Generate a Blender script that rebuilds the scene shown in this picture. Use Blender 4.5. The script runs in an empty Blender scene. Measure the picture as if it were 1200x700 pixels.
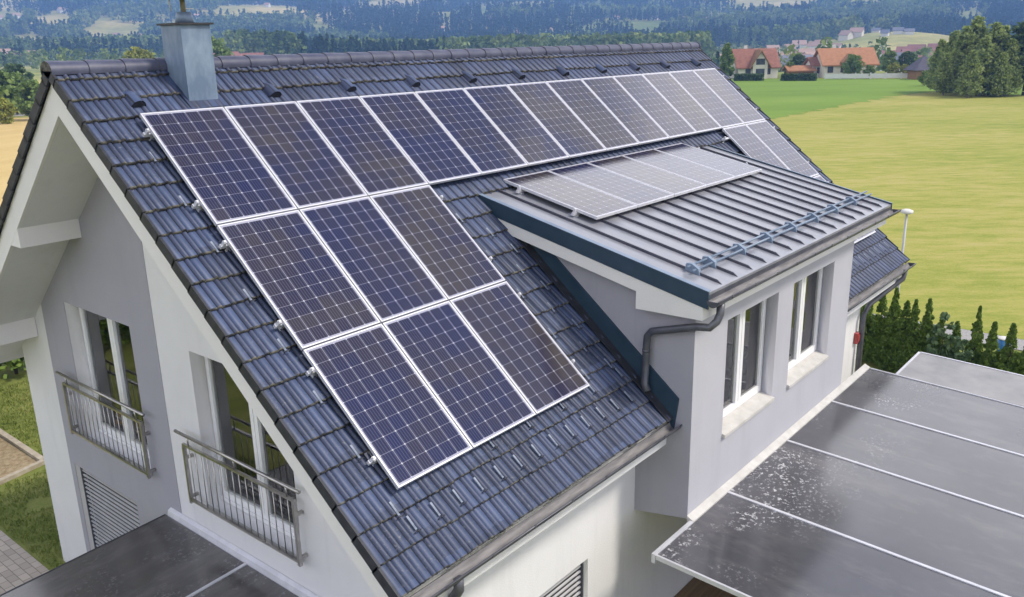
import bpy, bmesh, math, random
import numpy as np
from mathutils import Vector, Matrix
R_ = random.Random(11)
NP = np.random.default_rng(5)
SC = bpy.context.scene
COL = SC.collection
rad = math.radians

# ------------------------------------------------------------------ camera
PITCH, YAW, ROLL, FPX = 0.2903, 0.6992, 0.0218, 1008.3
CAM = Vector((-4.634, -9.020, 0.644))
_f = Vector((math.cos(PITCH)*math.cos(YAW), math.cos(PITCH)*math.sin(YAW), -math.sin(PITCH)))
_r = _f.cross(Vector((0, 0, 1))).normalized()
_d = _f.cross(_r)
_c, _s = math.cos(ROLL), math.sin(ROLL)
RGT, DWN = _r*_c + _d*_s, -_r*_s + _d*_c
cam = bpy.data.cameras.new('camera'); camo = bpy.data.objects.new('camera', cam); COL.objects.link(camo)
camo.matrix_world = Matrix.Translation(CAM) @ Matrix((RGT, -DWN, -_f)).transposed().to_4x4()
cam.sensor_width = 36.0; cam.lens = 36.0*FPX/1200.0
cam.clip_start = 0.1; cam.clip_end = 12000
SC.camera = camo
def at(px, py, Z):
    """point of the world at height Z seen in the survey at (px, py)"""
    d = RGT*((px-600)/FPX) + DWN*((py-350)/FPX) + _f
    t = (Z-CAM.z)/d.z
    return CAM + d*t
def bearing(px): return YAW - math.atan((px-600)/FPX*0.985)

# ------------------------------------------------------------------ sky, sun, exposure
SUN_EL, SUN_AZ = rad(50), rad(-62)           # azimuth measured from +X towards +Y
w = bpy.data.worlds.new('World'); SC.world = w; w.use_nodes = True
nt = w.node_tree; nt.nodes.clear()
N = nt.nodes.new
out = N('ShaderNodeOutputWorld'); bg = N('ShaderNodeBackground'); bg.inputs[1].default_value = 0.10
sky = N('ShaderNodeTexSky'); sky.sky_type = 'NISHITA'; sky.sun_disc = False
sky.sun_elevation = SUN_EL; sky.sun_rotation = rad(90)-SUN_AZ; sky.dust_density = 1.5; sky.air_density = 1.0
tc = N('ShaderNodeTexCoord'); mp = N('ShaderNodeMapping'); mp.inputs['Scale'].default_value = (1, 1, 2.6)
nz = N('ShaderNodeTexNoise'); nz.inputs['Scale'].default_value = 2.2; nz.inputs['Detail'].default_value = 6; nz.inputs['Roughness'].default_value = 0.55
cr = N('ShaderNodeMapRange'); cr.inputs[1].default_value = 0.42; cr.inputs[2].default_value = 0.62
sz = N('ShaderNodeSeparateXYZ'); lowc = N('ShaderNodeMapRange'); lowc.inputs[1].default_value = 0.40; lowc.inputs[2].default_value = 0.72; lowc.inputs[3].default_value = 0.34; lowc.inputs[4].default_value = -0.13
ad = N('ShaderNodeMath'); ad.operation = 'ADD'
nt.links.new(tc.outputs['Generated'], sz.inputs[0]); nt.links.new(sz.outputs[2], lowc.inputs[0])
mx = N('ShaderNodeMix'); mx.data_type = 'RGBA'; mx.inputs[7].default_value = (15.6, 15.3, 15.6, 1)
nt.links.new(tc.outputs['Generated'], mp.inputs[0]); nt.links.new(mp.outputs[0], nz.inputs['Vector'])
nt.links.new(nz.outputs['Fac'], ad.inputs[0]); nt.links.new(lowc.outputs[0], ad.inputs[1]); nt.links.new(ad.outputs[0], cr.inputs[0]); nt.links.new(cr.outputs[0], mx.inputs[0])
nt.links.new(sky.outputs[0], mx.inputs[6]); nt.links.new(mx.outputs[2], bg.inputs[0]); nt.links.new(bg.outputs[0], out.inputs[0])
sl = bpy.data.lights.new('sun', 'SUN'); slo = bpy.data.objects.new('sun', sl); COL.objects.link(slo)
sl.energy = 2.7; sl.angle = rad(9); sl.color = (1.0, 0.93, 0.82)
sd = Vector((math.cos(SUN_EL)*math.cos(SUN_AZ), math.cos(SUN_EL)*math.sin(SUN_AZ), math.sin(SUN_EL)))
slo.rotation_euler = sd.to_track_quat('Z', 'Y').to_euler(); slo.location = (0, 0, 60)
SC.view_settings.view_transform = 'Standard'; SC.view_settings.look = 'None'
SC.view_settings.gamma = 1; SC.view_settings.exposure = 0.42; SC.view_settings.use_curve_mapping = False
SC.cycles.use_denoising = True
SC.cycles.volume_bounces = 0; SC.cycles.max_bounces = 6; SC.cycles.transparent_max_bounces = 8
HAZE_DENSITY = 0.00050
HAZE_COLOR = (0.25, 0.47, 1.0)

# ------------------------------------------------------------------ materials
def newmat(name):
    m = bpy.data.materials.new(name); m.use_nodes = True
    return m, m.node_tree, m.node_tree.nodes['Principled BSDF']
def setp(b, col=None, rough=None, spec=None, metal=None, coat=None):
    if col is not None: b.inputs['Base Color'].default_value = (*col, 1)
    if rough is not None: b.inputs['Roughness'].default_value = rough
    if spec is not None: b.inputs['Specular IOR Level'].default_value = spec
    if metal is not None: b.inputs['Metallic'].default_value = metal
    if coat is not None: b.inputs['Coat Weight'].default_value = coat; b.inputs['Coat Roughness'].default_value = 0.05
def ramp(nt_, stops):
    r = nt_.nodes.new('ShaderNodeValToRGB'); e = r.color_ramp.elements
    while len(e) < len(stops): e.new(0.5)
    for el, (p_, c_) in zip(e, stops): el.position = p_; el.color = (*c_, 1)
    return r
def noise(nt_, scale, detail=4, rough=0.6, stretch=None, coord='Object', rot=0):
    t = nt_.nodes.new('ShaderNodeTexCoord'); n = nt_.nodes.new('ShaderNodeTexNoise')
    n.inputs['Scale'].default_value = scale; n.inputs['Detail'].default_value = detail; n.inputs['Roughness'].default_value = rough
    if stretch or rot:
        m = nt_.nodes.new('ShaderNodeMapping'); m.vector_type = 'TEXTURE'; m.inputs['Scale'].default_value = tuple(1/v for v in (stretch or (1, 1, 1))); m.inputs['Rotation'].default_value = (0, 0, rot)
        nt_.links.new(t.outputs[coord], m.inputs[0]); nt_.links.new(m.outputs[0], n.inputs['Vector'])
    else: nt_.links.new(t.outputs[coord], n.inputs['Vector'])
    return n
def mat_noise(name, c0, c1, scale, rough=0.7, spec=0.3, metal=0, detail=5, stretch=None, bump=0, bscale=None, lo=0.35, hi=0.65, rot=0, rr=None):
    m, t, b = newmat(name); setp(b, rough=rough, spec=spec, metal=metal)
    n = noise(t, scale, detail, 0.6, stretch, rot=rot); r = ramp(t, [(lo, c0), (hi, c1)])
    t.links.new(n.outputs['Fac'], r.inputs[0]); t.links.new(r.outputs[0], b.inputs['Base Color'])
    if rr:
        q = t.nodes.new('ShaderNodeMapRange'); q.inputs[3].default_value, q.inputs[4].default_value = rr
        t.links.new(n.outputs['Fac'], q.inputs[0]); t.links.new(q.outputs[0], b.inputs['Roughness'])
    if bump:
        n2 = noise(t, bscale or scale*4, 4, 0.6); bp = t.nodes.new('ShaderNodeBump'); bp.inputs['Strength'].default_value = bump; bp.inputs['Distance'].default_value = 0.02
        t.links.new(n2.outputs['Fac'], bp.inputs['Height']); t.links.new(bp.outputs[0], b.inputs['Normal'])
    return m
def mixc(t, fac, a, b_):
    x = t.nodes.new('ShaderNodeMix'); x.data_type = 'RGBA'
    for s_, v in ((0, fac), (6, a), (7, b_)):
        if hasattr(v, 'links'): t.links.new(v, x.inputs[s_])
        elif isinstance(v, (int, float)): x.inputs[s_].default_value = v
        else: x.inputs[s_].default_value = (*v, 1)
    return x.outputs[2]
def mth(t, op, a, b_=None, c_=None):
    n = t.nodes.new('ShaderNodeMath'); n.operation = op
    for i, v in enumerate((a, b_, c_)):
        if v is None: continue
        if hasattr(v, 'links'): t.links.new(v, n.inputs[i])
        else: n.inputs[i].default_value = v
    return n.outputs[0]

M = {}
def mat_render(name, c, stain=0.17, bump=0.30):
    m, t, b = newmat(name); setp(b, rough=0.88, spec=0.15)
    n = noise(t, 0.8, 5, 0.6); r1 = ramp(t, [(0.3, tuple(v*0.95 for v in c)), (0.7, tuple(v*1.03 for v in c))]); t.links.new(n.outputs['Fac'], r1.inputs[0])
    n2 = noise(t, 2.2, 5, 0.7, (1, 1, 0.10)); r2 = ramp(t, [(0.52, (0, 0, 0)), (0.75, (1, 1, 1))]); t.links.new(n2.outputs['Fac'], r2.inputs[0])
    n3 = noise(t, 130, 2, 0.6)
    c2 = mixc(t, mth(t, 'MULTIPLY', r2.outputs[0], stain*3), r1.outputs[0], tuple(v*0.80 for v in c))
    gr = mth(t, 'MULTIPLY_ADD', n3.outputs['Fac'], 0.22, 0.89); vm = t.nodes.new('ShaderNodeVectorMath'); vm.operation = 'SCALE'; t.links.new(c2, vm.inputs[0]); t.links.new(gr, vm.inputs['Scale'])
    t.links.new(vm.outputs[0], b.inputs['Base Color'])
    n4 = noise(t, 70, 3, 0.6); bp = t.nodes.new('ShaderNodeBump'); bp.inputs['Strength'].default_value = bump; bp.inputs['Distance'].default_value = 0.012
    t.links.new(n4.outputs['Fac'], bp.inputs['Height']); t.links.new(bp.outputs[0], b.inputs['Normal'])
    return m
M['white_render'] = mat_render('white_render', (0.71, 0.705, 0.715))
M['warm_render'] = mat_render('warm_white_boarding', (0.75, 0.735, 0.72), 0.05, 0.08)
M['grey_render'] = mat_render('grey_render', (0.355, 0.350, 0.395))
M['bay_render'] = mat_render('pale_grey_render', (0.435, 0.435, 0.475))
M['pvc'] = mat_noise('white_window_plastic', (0.78, 0.78, 0.79), (0.82, 0.82, 0.83), 2, 0.35, 0.5)
M['sill'] = mat_noise('beige_stone_sill', (0.46, 0.445, 0.42), (0.56, 0.545, 0.52), 6, 0.6, 0.3)
M['steel'] = mat_noise('brushed_steel', (0.40, 0.385, 0.365), (0.52, 0.50, 0.48), 8, 0.32, 0.5, metal=1)
M['alu'] = mat_noise('bright_aluminium', (0.62, 0.62, 0.66), (0.72, 0.72, 0.76), 5, 0.45, 0.5, metal=0.35)
M['shutter'] = mat_noise('grey_shutter_aluminium', (0.40, 0.40, 0.42), (0.48, 0.48, 0.50), 3, 0.45, 0.5)
M['gutter'] = mat_noise('grey_gutter_metal', (0.075, 0.08, 0.10), (0.13, 0.13, 0.145), 4, 0.38, 0.5, metal=0.3)
M['gutter_in'] = mat_noise('weathered_gutter_lining', (0.13, 0.125, 0.13), (0.25, 0.24, 0.24), 5, 0.6, 0.4, stretch=(0.6, 4, 4))
M['petrol'] = mat_noise('petrol_blue_flashing', (0.018, 0.040, 0.066), (0.028, 0.056, 0.088), 3, 0.42, 0.5)
M['bluesteel'] = mat_noise('blue_grey_snow_guard', (0.14, 0.19, 0.27), (0.20, 0.26, 0.35), 4, 0.4, 0.5)
M['metal_roof'] = mat_noise('standing_seam_metal', (0.25, 0.26, 0.30), (0.34, 0.345, 0.38), 1.4, 0.38, 0.6, metal=0.25, stretch=(3, 0.5, 1), rr=(0.24, 0.40))
M['seam'] = mat_noise('dark_standing_seam', (0.06, 0.062, 0.085), (0.09, 0.09, 0.115), 3, 0.4, 0.5, metal=0.3)
M['chimney'] = mat_noise('blue_grey_sheet_zinc', (0.125, 0.18, 0.27), (0.23, 0.30, 0.40), 5, 0.5, 0.5, metal=0.2, stretch=(1, 1, 0.5))
M['dark'] = mat_noise('dark_sheet_metal', (0.022, 0.022, 0.028), (0.04, 0.04, 0.048), 6, 0.45, 0.4)
M['brass'] = mat_noise('weathered_flue_post', (0.22, 0.20, 0.12), (0.30, 0.27, 0.17), 9, 0.5, 0.4)
M['red'] = mat_noise('red_plastic', (0.36, 0.05, 0.05), (0.42, 0.07, 0.06), 9, 0.4, 0.5)
M['blue'] = mat_noise('blue_plastic', (0.03, 0.15, 0.42), (0.04, 0.2, 0.5), 9, 0.4, 0.5)
M['room'] = mat_noise('dim_room', (0.30, 0.30, 0.30), (0.42, 0.41, 0.40), 1.2, 0.9, 0.1)
M['curtain'] = mat_noise('grey_net_curtain', (0.50, 0.50, 0.50), (0.66, 0.66, 0.66), 7, 0.9, 0.1, stretch=(6, 6, 0.2))
M['trunk'] = mat_noise('brown_bark', (0.05, 0.04, 0.03), (0.11, 0.09, 0.07), 6, 0.9, 0.1, stretch=(1, 1, 0.3))
M['birch_bark'] = mat_noise('pale_birch_bark', (0.10, 0.09, 0.08), (0.42, 0.40, 0.37), 5, 0.8, 0.1, stretch=(1, 1, 2.5))
M['wood'] = mat_noise('orange_brown_wood', (0.24, 0.13, 0.06), (0.32, 0.18, 0.09), 5, 0.8, 0.2, stretch=(1, 1, 6))
M['stone'] = mat_noise('pale_border_stone', (0.32, 0.27, 0.20), (0.42, 0.37, 0.29), 7, 0.9, 0.2)

def mat_tile():
    m, t, b = newmat('slate_blue_glazed_tile'); setp(b, rough=0.34, spec=0.5)
    n = noise(t, 2.6, 4, 0.6); r = ramp(t, [(0.30, (0.036, 0.054, 0.112)), (0.55, (0.048, 0.070, 0.142)), (0.78, (0.068, 0.090, 0.165))])
    t.links.new(n.outputs['Fac'], r.inputs[0])
    # each tile its own tone
    g = t.nodes.new('ShaderNodeNewGeometry'); sx = t.nodes.new('ShaderNodeSeparateXYZ'); t.links.new(g.outputs['Position'], sx.inputs[0])
    cx = mth(t, 'FLOOR', mth(t, 'MULTIPLY', sx.outputs[0], 1/0.30)); cz = mth(t, 'FLOOR', mth(t, 'MULTIPLY', sx.outputs[2], 1/0.2086))
    cb = t.nodes.new('ShaderNodeCombineXYZ'); t.links.new(cx, cb.inputs[0]); t.links.new(cz, cb.inputs[1])
    wn = t.nodes.new('ShaderNodeTexWhiteNoise'); wn.noise_dimensions = '2D'; t.links.new(cb.outputs[0], wn.inputs['Vector'])
    f = mth(t, 'MULTIPLY_ADD', wn.outputs['Value'], 0.62, 0.64)
    vm = t.nodes.new('ShaderNodeVectorMath'); vm.operation = 'SCALE'; t.links.new(r.outputs[0], vm.inputs[0]); t.links.new(f, vm.inputs['Scale'])
    # lichen and chalky stains towards the eave
    n3 = noise(t, 26, 3, 0.7); r3 = ramp(t, [(0.60, (0, 0, 0)), (0.70, (1, 1, 1))]); t.links.new(n3.outputs['Fac'], r3.inputs[0])
    n4 = noise(t, 0.55, 3, 0.5); r4 = ramp(t, [(0.44, (0.06, 0.06, 0.06)), (0.62, (0.6, 0.6, 0.6))]); t.links.new(n4.outputs['Fac'], r4.inputs[0])
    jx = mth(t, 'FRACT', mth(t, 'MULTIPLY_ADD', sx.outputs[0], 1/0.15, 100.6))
    jd = mth(t, 'GREATER_THAN', mth(t, 'ABSOLUTE', mth(t, 'SUBTRACT', jx, 0.5)), 0.455)      # darker lines along the tile joints
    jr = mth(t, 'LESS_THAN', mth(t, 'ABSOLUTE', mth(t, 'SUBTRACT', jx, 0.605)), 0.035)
    ro = mth(t, 'MULTIPLY', mth(t, 'GREATER_THAN', jx, 0.64), 0.42)                            # rolls mixed to a darker, greyer tone than the pans
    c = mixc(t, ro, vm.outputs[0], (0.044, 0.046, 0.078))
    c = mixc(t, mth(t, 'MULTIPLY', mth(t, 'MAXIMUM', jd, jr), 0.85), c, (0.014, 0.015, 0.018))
    c = mixc(t, mth(t, 'MULTIPLY', r3.outputs[0], r4.outputs[0]), c, (0.20, 0.20, 0.205))
    t.links.new(c, b.inputs['Base Color'])
    rg = t.nodes.new('ShaderNodeMapRange'); rg.inputs[3].default_value = 0.40; rg.inputs[4].default_value = 0.66
    t.links.new(n.outputs['Fac'], rg.inputs[0]); t.links.new(rg.outputs[0], b.inputs['Roughness'])
    return m
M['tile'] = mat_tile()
M['verge'] = mat_noise('dark_verge_tile', (0.020, 0.022, 0.030), (0.040, 0.042, 0.052), 9, 0.55, 0.4)
M['tile_edge'] = mat_noise('mossy_tile_edge', (0.028, 0.028, 0.030), (0.17, 0.16, 0.135), 11, 0.85, 0.2, lo=0.42, hi=0.66)
M['ridge'] = mat_noise('dusty_ridge_tile', (0.050, 0.056, 0.100), (0.085, 0.092, 0.142), 5, 0.5, 0.4)

PW, PH = 0.992, 1.622
def mat_cells():
    m, t, b = newmat('monocrystalline_cells'); setp(b, rough=0.13, spec=0.6, coat=0.22)
    tcn = t.nodes.new('ShaderNodeTexCoord'); sx = t.nodes.new('ShaderNodeSeparateXYZ'); t.links.new(tcn.outputs['Object'], sx.inputs[0])
    mx_, my_ = 0.030, 0.034
    u = mth(t, 'DIVIDE', mth(t, 'SUBTRACT', sx.outputs[0], mx_), (PW-2*mx_)/6)
    v = mth(t, 'DIVIDE', mth(t, 'SUBTRACT', sx.outputs[1], my_), (PH-2*my_)/10)
    fu = mth(t, 'PINGPONG', u, 0.5); fv = mth(t, 'PINGPONG', v, 0.5)      # distance to the nearest line, in cells
    gu = mth(t, 'LESS_THAN', fu, 0.032); gv = mth(t, 'LESS_THAN', fv, 0.016)
    dia = mth(t, 'LESS_THAN', mth(t, 'ADD', fu, fv), 0.07)
    gap = mth(t, 'MAXIMUM', gu, dia)
    bb = mth(t, 'LESS_THAN', mth(t, 'PINGPONG', mth(t, 'MULTIPLY_ADD', u, 5.0, 0.5), 0.5), 0.075)
    oi = t.nodes.new('ShaderNodeObjectInfo')
    cb = t.nodes.new('ShaderNodeCombineXYZ'); t.links.new(mth(t, 'FLOOR', u), cb.inputs[0]); t.links.new(mth(t, 'FLOOR', v), cb.inputs[1]); t.links.new(oi.outputs['Random'], cb.inputs[2])
    wn = t.nodes.new('ShaderNodeTexWhiteNoise'); wn.noise_dimensions = '3D'; t.links.new(cb.outputs[0], wn.inputs['Vector'])
    ng = t.nodes.new('ShaderNodeNewGeometry'); n = t.nodes.new('ShaderNodeTexNoise'); n.inputs['Scale'].default_value = 0.9; n.inputs['Detail'].default_value = 2
    t.links.new(ng.outputs['Position'], n.inputs['Vector'])
    tint = mth(t, 'ADD', mth(t, 'MULTIPLY', wn.outputs['Value'], 0.18), mth(t, 'ADD', mth(t, 'MULTIPLY', n.outputs['Fac'], 0.95), mth(t, 'MULTIPLY_ADD', oi.outputs['Random'], 0.26, -0.10)))
    r = ramp(t, [(0.22, (0.006, 0.010, 0.062)), (0.45, (0.012, 0.013, 0.048)), (0.64, (0.024, 0.020, 0.040)), (0.84, (0.042, 0.034, 0.035))])
    t.links.new(tint, r.inputs[0])
    c = mixc(t, mth(t, 'MULTIPLY', bb, 0.20), r.outputs[0], (0.36, 0.35, 0.42))
    c = mixc(t, mth(t, 'MULTIPLY', gv, 0.38), c, (0.45, 0.45, 0.55))
    c = mixc(t, mth(t, 'MULTIPLY', gu, 0.40), c, (0.42, 0.42, 0.52))
    c = mixc(t, mth(t, 'MULTIPLY', dia, 0.65), c, (0.66, 0.66, 0.74))
    ou = mth(t, 'GREATER_THAN', mth(t, 'ABSOLUTE', mth(t, 'SUBTRACT', u, 3.0)), 3.0); ov = mth(t, 'GREATER_THAN', mth(t, 'ABSOLUTE', mth(t, 'SUBTRACT', v, 5.0)), 5.0)
    c = mixc(t, mth(t, 'MAXIMUM', ou, ov), c, (0.34, 0.34, 0.42))
    t.links.new(c, b.inputs['Base Color'])
    return m
M['cells'] = mat_cells()

def mat_canopy(name, c0, c1, dirt, amt=1.0):
    m, t, b = newmat(name); setp(b, spec=1.0)
    n = noise(t, 0.7, 4, 0.6); r = ramp(t, [(0.35, c0), (0.7, c1)]); t.links.new(n.outputs['Fac'], r.inputs[0])
    n7 = noise(t, 1.6, 5, 0.7, (1, 0.35, 1) if dirt[2] == 'y' else (0.35, 1, 1)); r7 = ramp(t, [(0.50, (0, 0, 0)), (0.80, (0.55, 0.55, 0.55))]); t.links.new(n7.outputs['Fac'], r7.inputs[0])
    film = mixc(t, r7.outputs[0], r.outputs[0], (0.21, 0.20, 0.195))
    n2 = noise(t, 17, 4, 0.75); n3 = noise(t, 1.1, 3, 0.6)
    sp = ramp(t, [(0.54, (0, 0, 0)), (0.64, (1, 1, 1))]); zo = ramp(t, [(0.44, (0, 0, 0)), (0.60, (1, 1, 1))])
    t.links.new(n2.outputs['Fac'], sp.inputs[0]); t.links.new(n3.outputs['Fac'], zo.inputs[0])
    # bird and pollen specks gather along the wall side
    g = t.nodes.new('ShaderNodeTexCoord'); sx = t.nodes.new('ShaderNodeSeparateXYZ'); t.links.new(g.outputs['Object'], sx.inputs[0])
    ed = t.nodes.new('ShaderNodeMapRange'); ed.inputs[1].default_value = dirt[0]; ed.inputs[2].default_value = dirt[1]; ed.inputs[3].default_value = 0.0; ed.inputs[4].default_value = 1.0
    t.links.new(sx.outputs[1 if dirt[2] == 'y' else 0], ed.inputs[0])
    f = mth(t, 'MULTIPLY', mth(t, 'MULTIPLY', sp.outputs[0], zo.outputs[0]), mth(t, 'MULTIPLY', ed.outputs[0], amt))
    n5 = noise(t, 60, 2, 0.5); s5 = ramp(t, [(0.76, (0, 0, 0)), (0.80, (1, 1, 1))]); t.links.new(n5.outputs['Fac'], s5.inputs[0])
    f = mth(t, 'MAXIMUM', f, mth(t, 'MULTIPLY', s5.outputs[0], 0.5))
    t.links.new(mixc(t, f, film, (0.66, 0.66, 0.68)), b.inputs['Base Color'])
    q = t.nodes.new('ShaderNodeMapRange'); q.inputs[3].default_value = 0.10; q.inputs[4].default_value = 0.24; t.links.new(n.outputs['Fac'], q.inputs[0])
    t.links.new(mth(t, 'MAXIMUM', q.outputs[0], mth(t, 'MULTIPLY', f, 0.8)), b.inputs['Roughness'])
    return m
M['canopy'] = mat_canopy('smoked_roof_glazing', (0.062, 0.061, 0.070), (0.098, 0.097, 0.108), (-6.1, -4.9, 'y'))
M['canopy_front'] = mat_canopy('smoked_roof_glazing_dusty', (0.070, 0.065, 0.064), (0.100, 0.093, 0.090), (-2.5, -0.2, 'x'), 0.22)
M['canopy_pale'] = mat_noise('pale_grey_roof_sheet', (0.19, 0.188, 0.19), (0.30, 0.29, 0.285), 1.4, 0.35, 0.5)

def mat_glass():
    m, t, b = newmat('window_glass'); setp(b, col=(0.9, 0.93, 0.93), rough=0.02, spec=0.5)
    tr = t.nodes.new('ShaderNodeBsdfTransparent'); tr.inputs[0].default_value = (0.80, 0.83, 0.82, 1)
    gl = t.nodes.new('ShaderNodeBsdfGlossy'); gl.inputs['Roughness'].default_value = 0.015; gl.inputs['Color'].default_value = (1, 1, 1, 1)
    fr = t.nodes.new('ShaderNodeFresnel'); fr.inputs[0].default_value = 2.1
    ms = t.nodes.new('ShaderNodeMixShader'); t.links.new(fr.outputs[0], ms.inputs[0]); t.links.new(tr.outputs[0], ms.inputs[1]); t.links.new(gl.outputs[0], ms.inputs[2])
    t.links.new(ms.outputs[0], t.nodes['Material Output'].inputs[0])
    return m
M['glass'] = mat_glass()

def mat_leaf(name, stops, nscale=0.35, trans=0.25, rough=0.6, isl=0.5):
    m, t, b = newmat(name); setp(b, rough=rough, spec=0.25)
    g = t.nodes.new('ShaderNodeNewGeometry'); n = noise(t, nscale, 3, 0.6)
    f = mth(t, 'ADD', mth(t, 'MULTIPLY_ADD', g.outputs['Random Per Island'], isl, (0.5-isl)/2), mth(t, 'MULTIPLY_ADD', n.outputs['Fac'], 0.9, -0.2))
    r = ramp(t, stops); t.links.new(f, r.inputs[0]); t.links.new(r.outputs[0], b.inputs['Base Color'])
    tl = t.nodes.new('ShaderNodeBsdfTranslucent'); t.links.new(r.outputs[0], tl.inputs[0])
    ms = t.nodes.new('ShaderNodeMixShader'); ms.inputs[0].default_value = trans
    t.links.new(b.outputs[0], ms.inputs[1]); t.links.new(tl.outputs[0], ms.inputs[2]); t.links.new(ms.outputs[0], t.nodes['Material Output'].inputs[0])
    return m
M['leaf_thuja'] = mat_leaf('thuja_scales', [(0.1, (0.075, 0.135, 0.024)), (0.5, (0.16, 0.25, 0.046)), (0.9, (0.27, 0.36, 0.08))], 3.0)
M['leaf_birch'] = mat_leaf('birch_leaves', [(0.1, (0.13, 0.19, 0.058)), (0.5, (0.29, 0.36, 0.115)), (0.9, (0.46, 0.50, 0.18))], 0.5, 0.5)
M['leaf_dark'] = mat_leaf('dark_leaves', [(0.1, (0.040, 0.070, 0.027)), (0.5, (0.080, 0.13, 0.045)), (0.9, (0.135, 0.195, 0.070))], 0.5)
M['leaf_mid'] = mat_leaf('green_leaves', [(0.1, (0.09, 0.145, 0.038)), (0.5, (0.175, 0.255, 0.066)), (0.9, (0.28, 0.355, 0.10))], 0.3)
M['leaf_lime'] = mat_leaf('yellow_green_leaves', [(0.1, (0.16, 0.19, 0.03)), (0.5, (0.29, 0.31, 0.05)), (0.9, (0.40, 0.40, 0.075))], 0.4)
M['leaf_sage'] = mat_leaf('grey_green_leaves', [(0.1, (0.06, 0.11, 0.05)), (0.5, (0.12, 0.19, 0.09)), (0.9, (0.20, 0.28, 0.15))], 2.0)
M['forest_mix'] = mat_leaf('mixed_wood_foliage', [(0.22, (0.050, 0.090, 0.032)), (0.45, (0.11, 0.17, 0.052)), (0.60, (0.22, 0.28, 0.08)), (0.82, (0.36, 0.38, 0.11))], 0.06, 0.25, 0.8, 0.22)
M['forest_dark'] = mat_leaf('conifer_wood_foliage', [(0.15, (0.014, 0.034, 0.020)), (0.5, (0.034, 0.068, 0.032)), (0.85, (0.085, 0.13, 0.05))], 0.06, 0.2, 0.8, 0.2)

def mat_field(name, stops, s1, stretch, rot, s2=6.0, rough=0.9):
    m, t, b = newmat(name); setp(b, rough=rough, spec=0.1)
    a = noise(t, s1, 6, 0.62, stretch, rot=rot); n2 = noise(t, s2, 4, 0.7); n3 = noise(t, 0.10, 6, 0.72, (0.45, 1, 1), rot=rot)
    f = mth(t, 'ADD', mth(t, 'MULTIPLY', a.outputs['Fac'], 0.42), mth(t, 'ADD', mth(t, 'MULTIPLY', n2.outputs['Fac'], 0.26), mth(t, 'MULTIPLY', n3.outputs['Fac'], 0.40)))
    r = ramp(t, stops); t.links.new(f, r.inputs[0]); t.links.new(r.outputs[0], b.inputs['Base Color'])
    bp = t.nodes.new('ShaderNodeBump'); bp.inputs['Strength'].default_value = 0.35; bp.inputs['Distance'].default_value = 0.05
    t.links.new(n2.outputs['Fac'], bp.inputs['Height']); t.links.new(bp.outputs[0], b.inputs['Normal'])
    return m
ROWDIR = rad(-50)
M['mown'] = mat_field('mown_hay_meadow', [(0.38, (0.17, 0.225, 0.034)), (0.48, (0.245, 0.275, 0.052)), (0.56, (0.33, 0.32, 0.080)), (0.66, (0.41, 0.35, 0.135))], 2.0, (0.30, 1.0, 1), ROWDIR, 12.0)
M['green'] = mat_field('green_meadow', [(0.38, (0.115, 0.195, 0.026)), (0.56, (0.16, 0.255, 0.038)), (0.74, (0.215, 0.30, 0.055))], 0.10, (0.3, 1.0, 1), ROWDIR, 3.0)
M['wheat'] = mat_field('ripe_wheat_field', [(0.38, (0.44, 0.31, 0.115)), (0.56, (0.54, 0.40, 0.17)), (0.74, (0.62, 0.48, 0.23))], 0.15, (0.3, 1.2, 1), 0.4, 3.0)
M['lawn'] = mat_field('garden_lawn', [(0.36, (0.10, 0.135, 0.028)), (0.50, (0.175, 0.205, 0.050)), (0.60, (0.26, 0.265, 0.085)), (0.74, (0.38, 0.33, 0.15))], 1.6, (1, 1, 1), 0, 30.0)
M['soil'] = mat_noise('dry_garden_soil', (0.22, 0.16, 0.095), (0.36, 0.29, 0.18), 9, 0.95, 0.1, bump=0.5, bscale=40)
M['gravel'] = mat_noise('pale_gravel', (0.27, 0.265, 0.255), (0.40, 0.39, 0.38), 14, 0.95, 0.1, bump=0.3, bscale=60)
def mat_terrain():
    m, t, b = newmat('valley_meadows'); setp(b, rough=0.95, spec=0.05)
    n = noise(t, 0.0042, 4, 0.55); r = ramp(t, [(0.34, (0.15, 0.20, 0.05)), (0.46, (0.25, 0.27, 0.075)), (0.55, (0.40, 0.36, 0.125)), (0.66, (0.56, 0.46, 0.21))])
    t.links.new(n.outputs['Fac'], r.inputs[0])
    n2 = noise(t, 0.06, 5, 0.7); r2 = ramp(t, [(0.3, (0.7, 0.7, 0.7)), (0.7, (1.25, 1.25, 1.25))]); t.links.new(n2.outputs['Fac'], r2.inputs[0])
    vm = t.nodes.new('ShaderNodeVectorMath'); vm.operation = 'MULTIPLY'; t.links.new(r.outputs[0], vm.inputs[0]); t.links.new(r2.outputs[0], vm.inputs[1])
    t.links.new(vm.outputs[0], b.inputs['Base Color'])
    return m
M['terrain'] = mat_terrain()
def mat_pavers():
    m, t, b = newmat('concrete_paving_stones'); setp(b, rough=0.85, spec=0.2)
    tcn = t.nodes.new('ShaderNodeTexCoord'); mpn = t.nodes.new('ShaderNodeMapping'); mpn.inputs['Rotation'].default_value = (0, 0, rad(90))
    br = t.nodes.new('ShaderNodeTexBrick'); br.inputs['Scale'].default_value = 1.0; br.inputs['Brick Width'].default_value = 0.22; br.inputs['Row Height'].default_value = 0.145
    br.inputs['Mortar Size'].default_value = 0.006; br.inputs['Color1'].default_value = (0.40, 0.34, 0.28, 1); br.inputs['Color2'].default_value = (0.52, 0.45, 0.37, 1); br.inputs['Mortar'].default_value = (0.20, 0.18, 0.14, 1)
    t.links.new(tcn.outputs['Object'], mpn.inputs[0]); t.links.new(mpn.outputs[0], br.inputs['Vector']); t.links.new(br.outputs['Color'], b.inputs['Base Color'])
    return m
M['pavers'] = mat_pavers()
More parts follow.
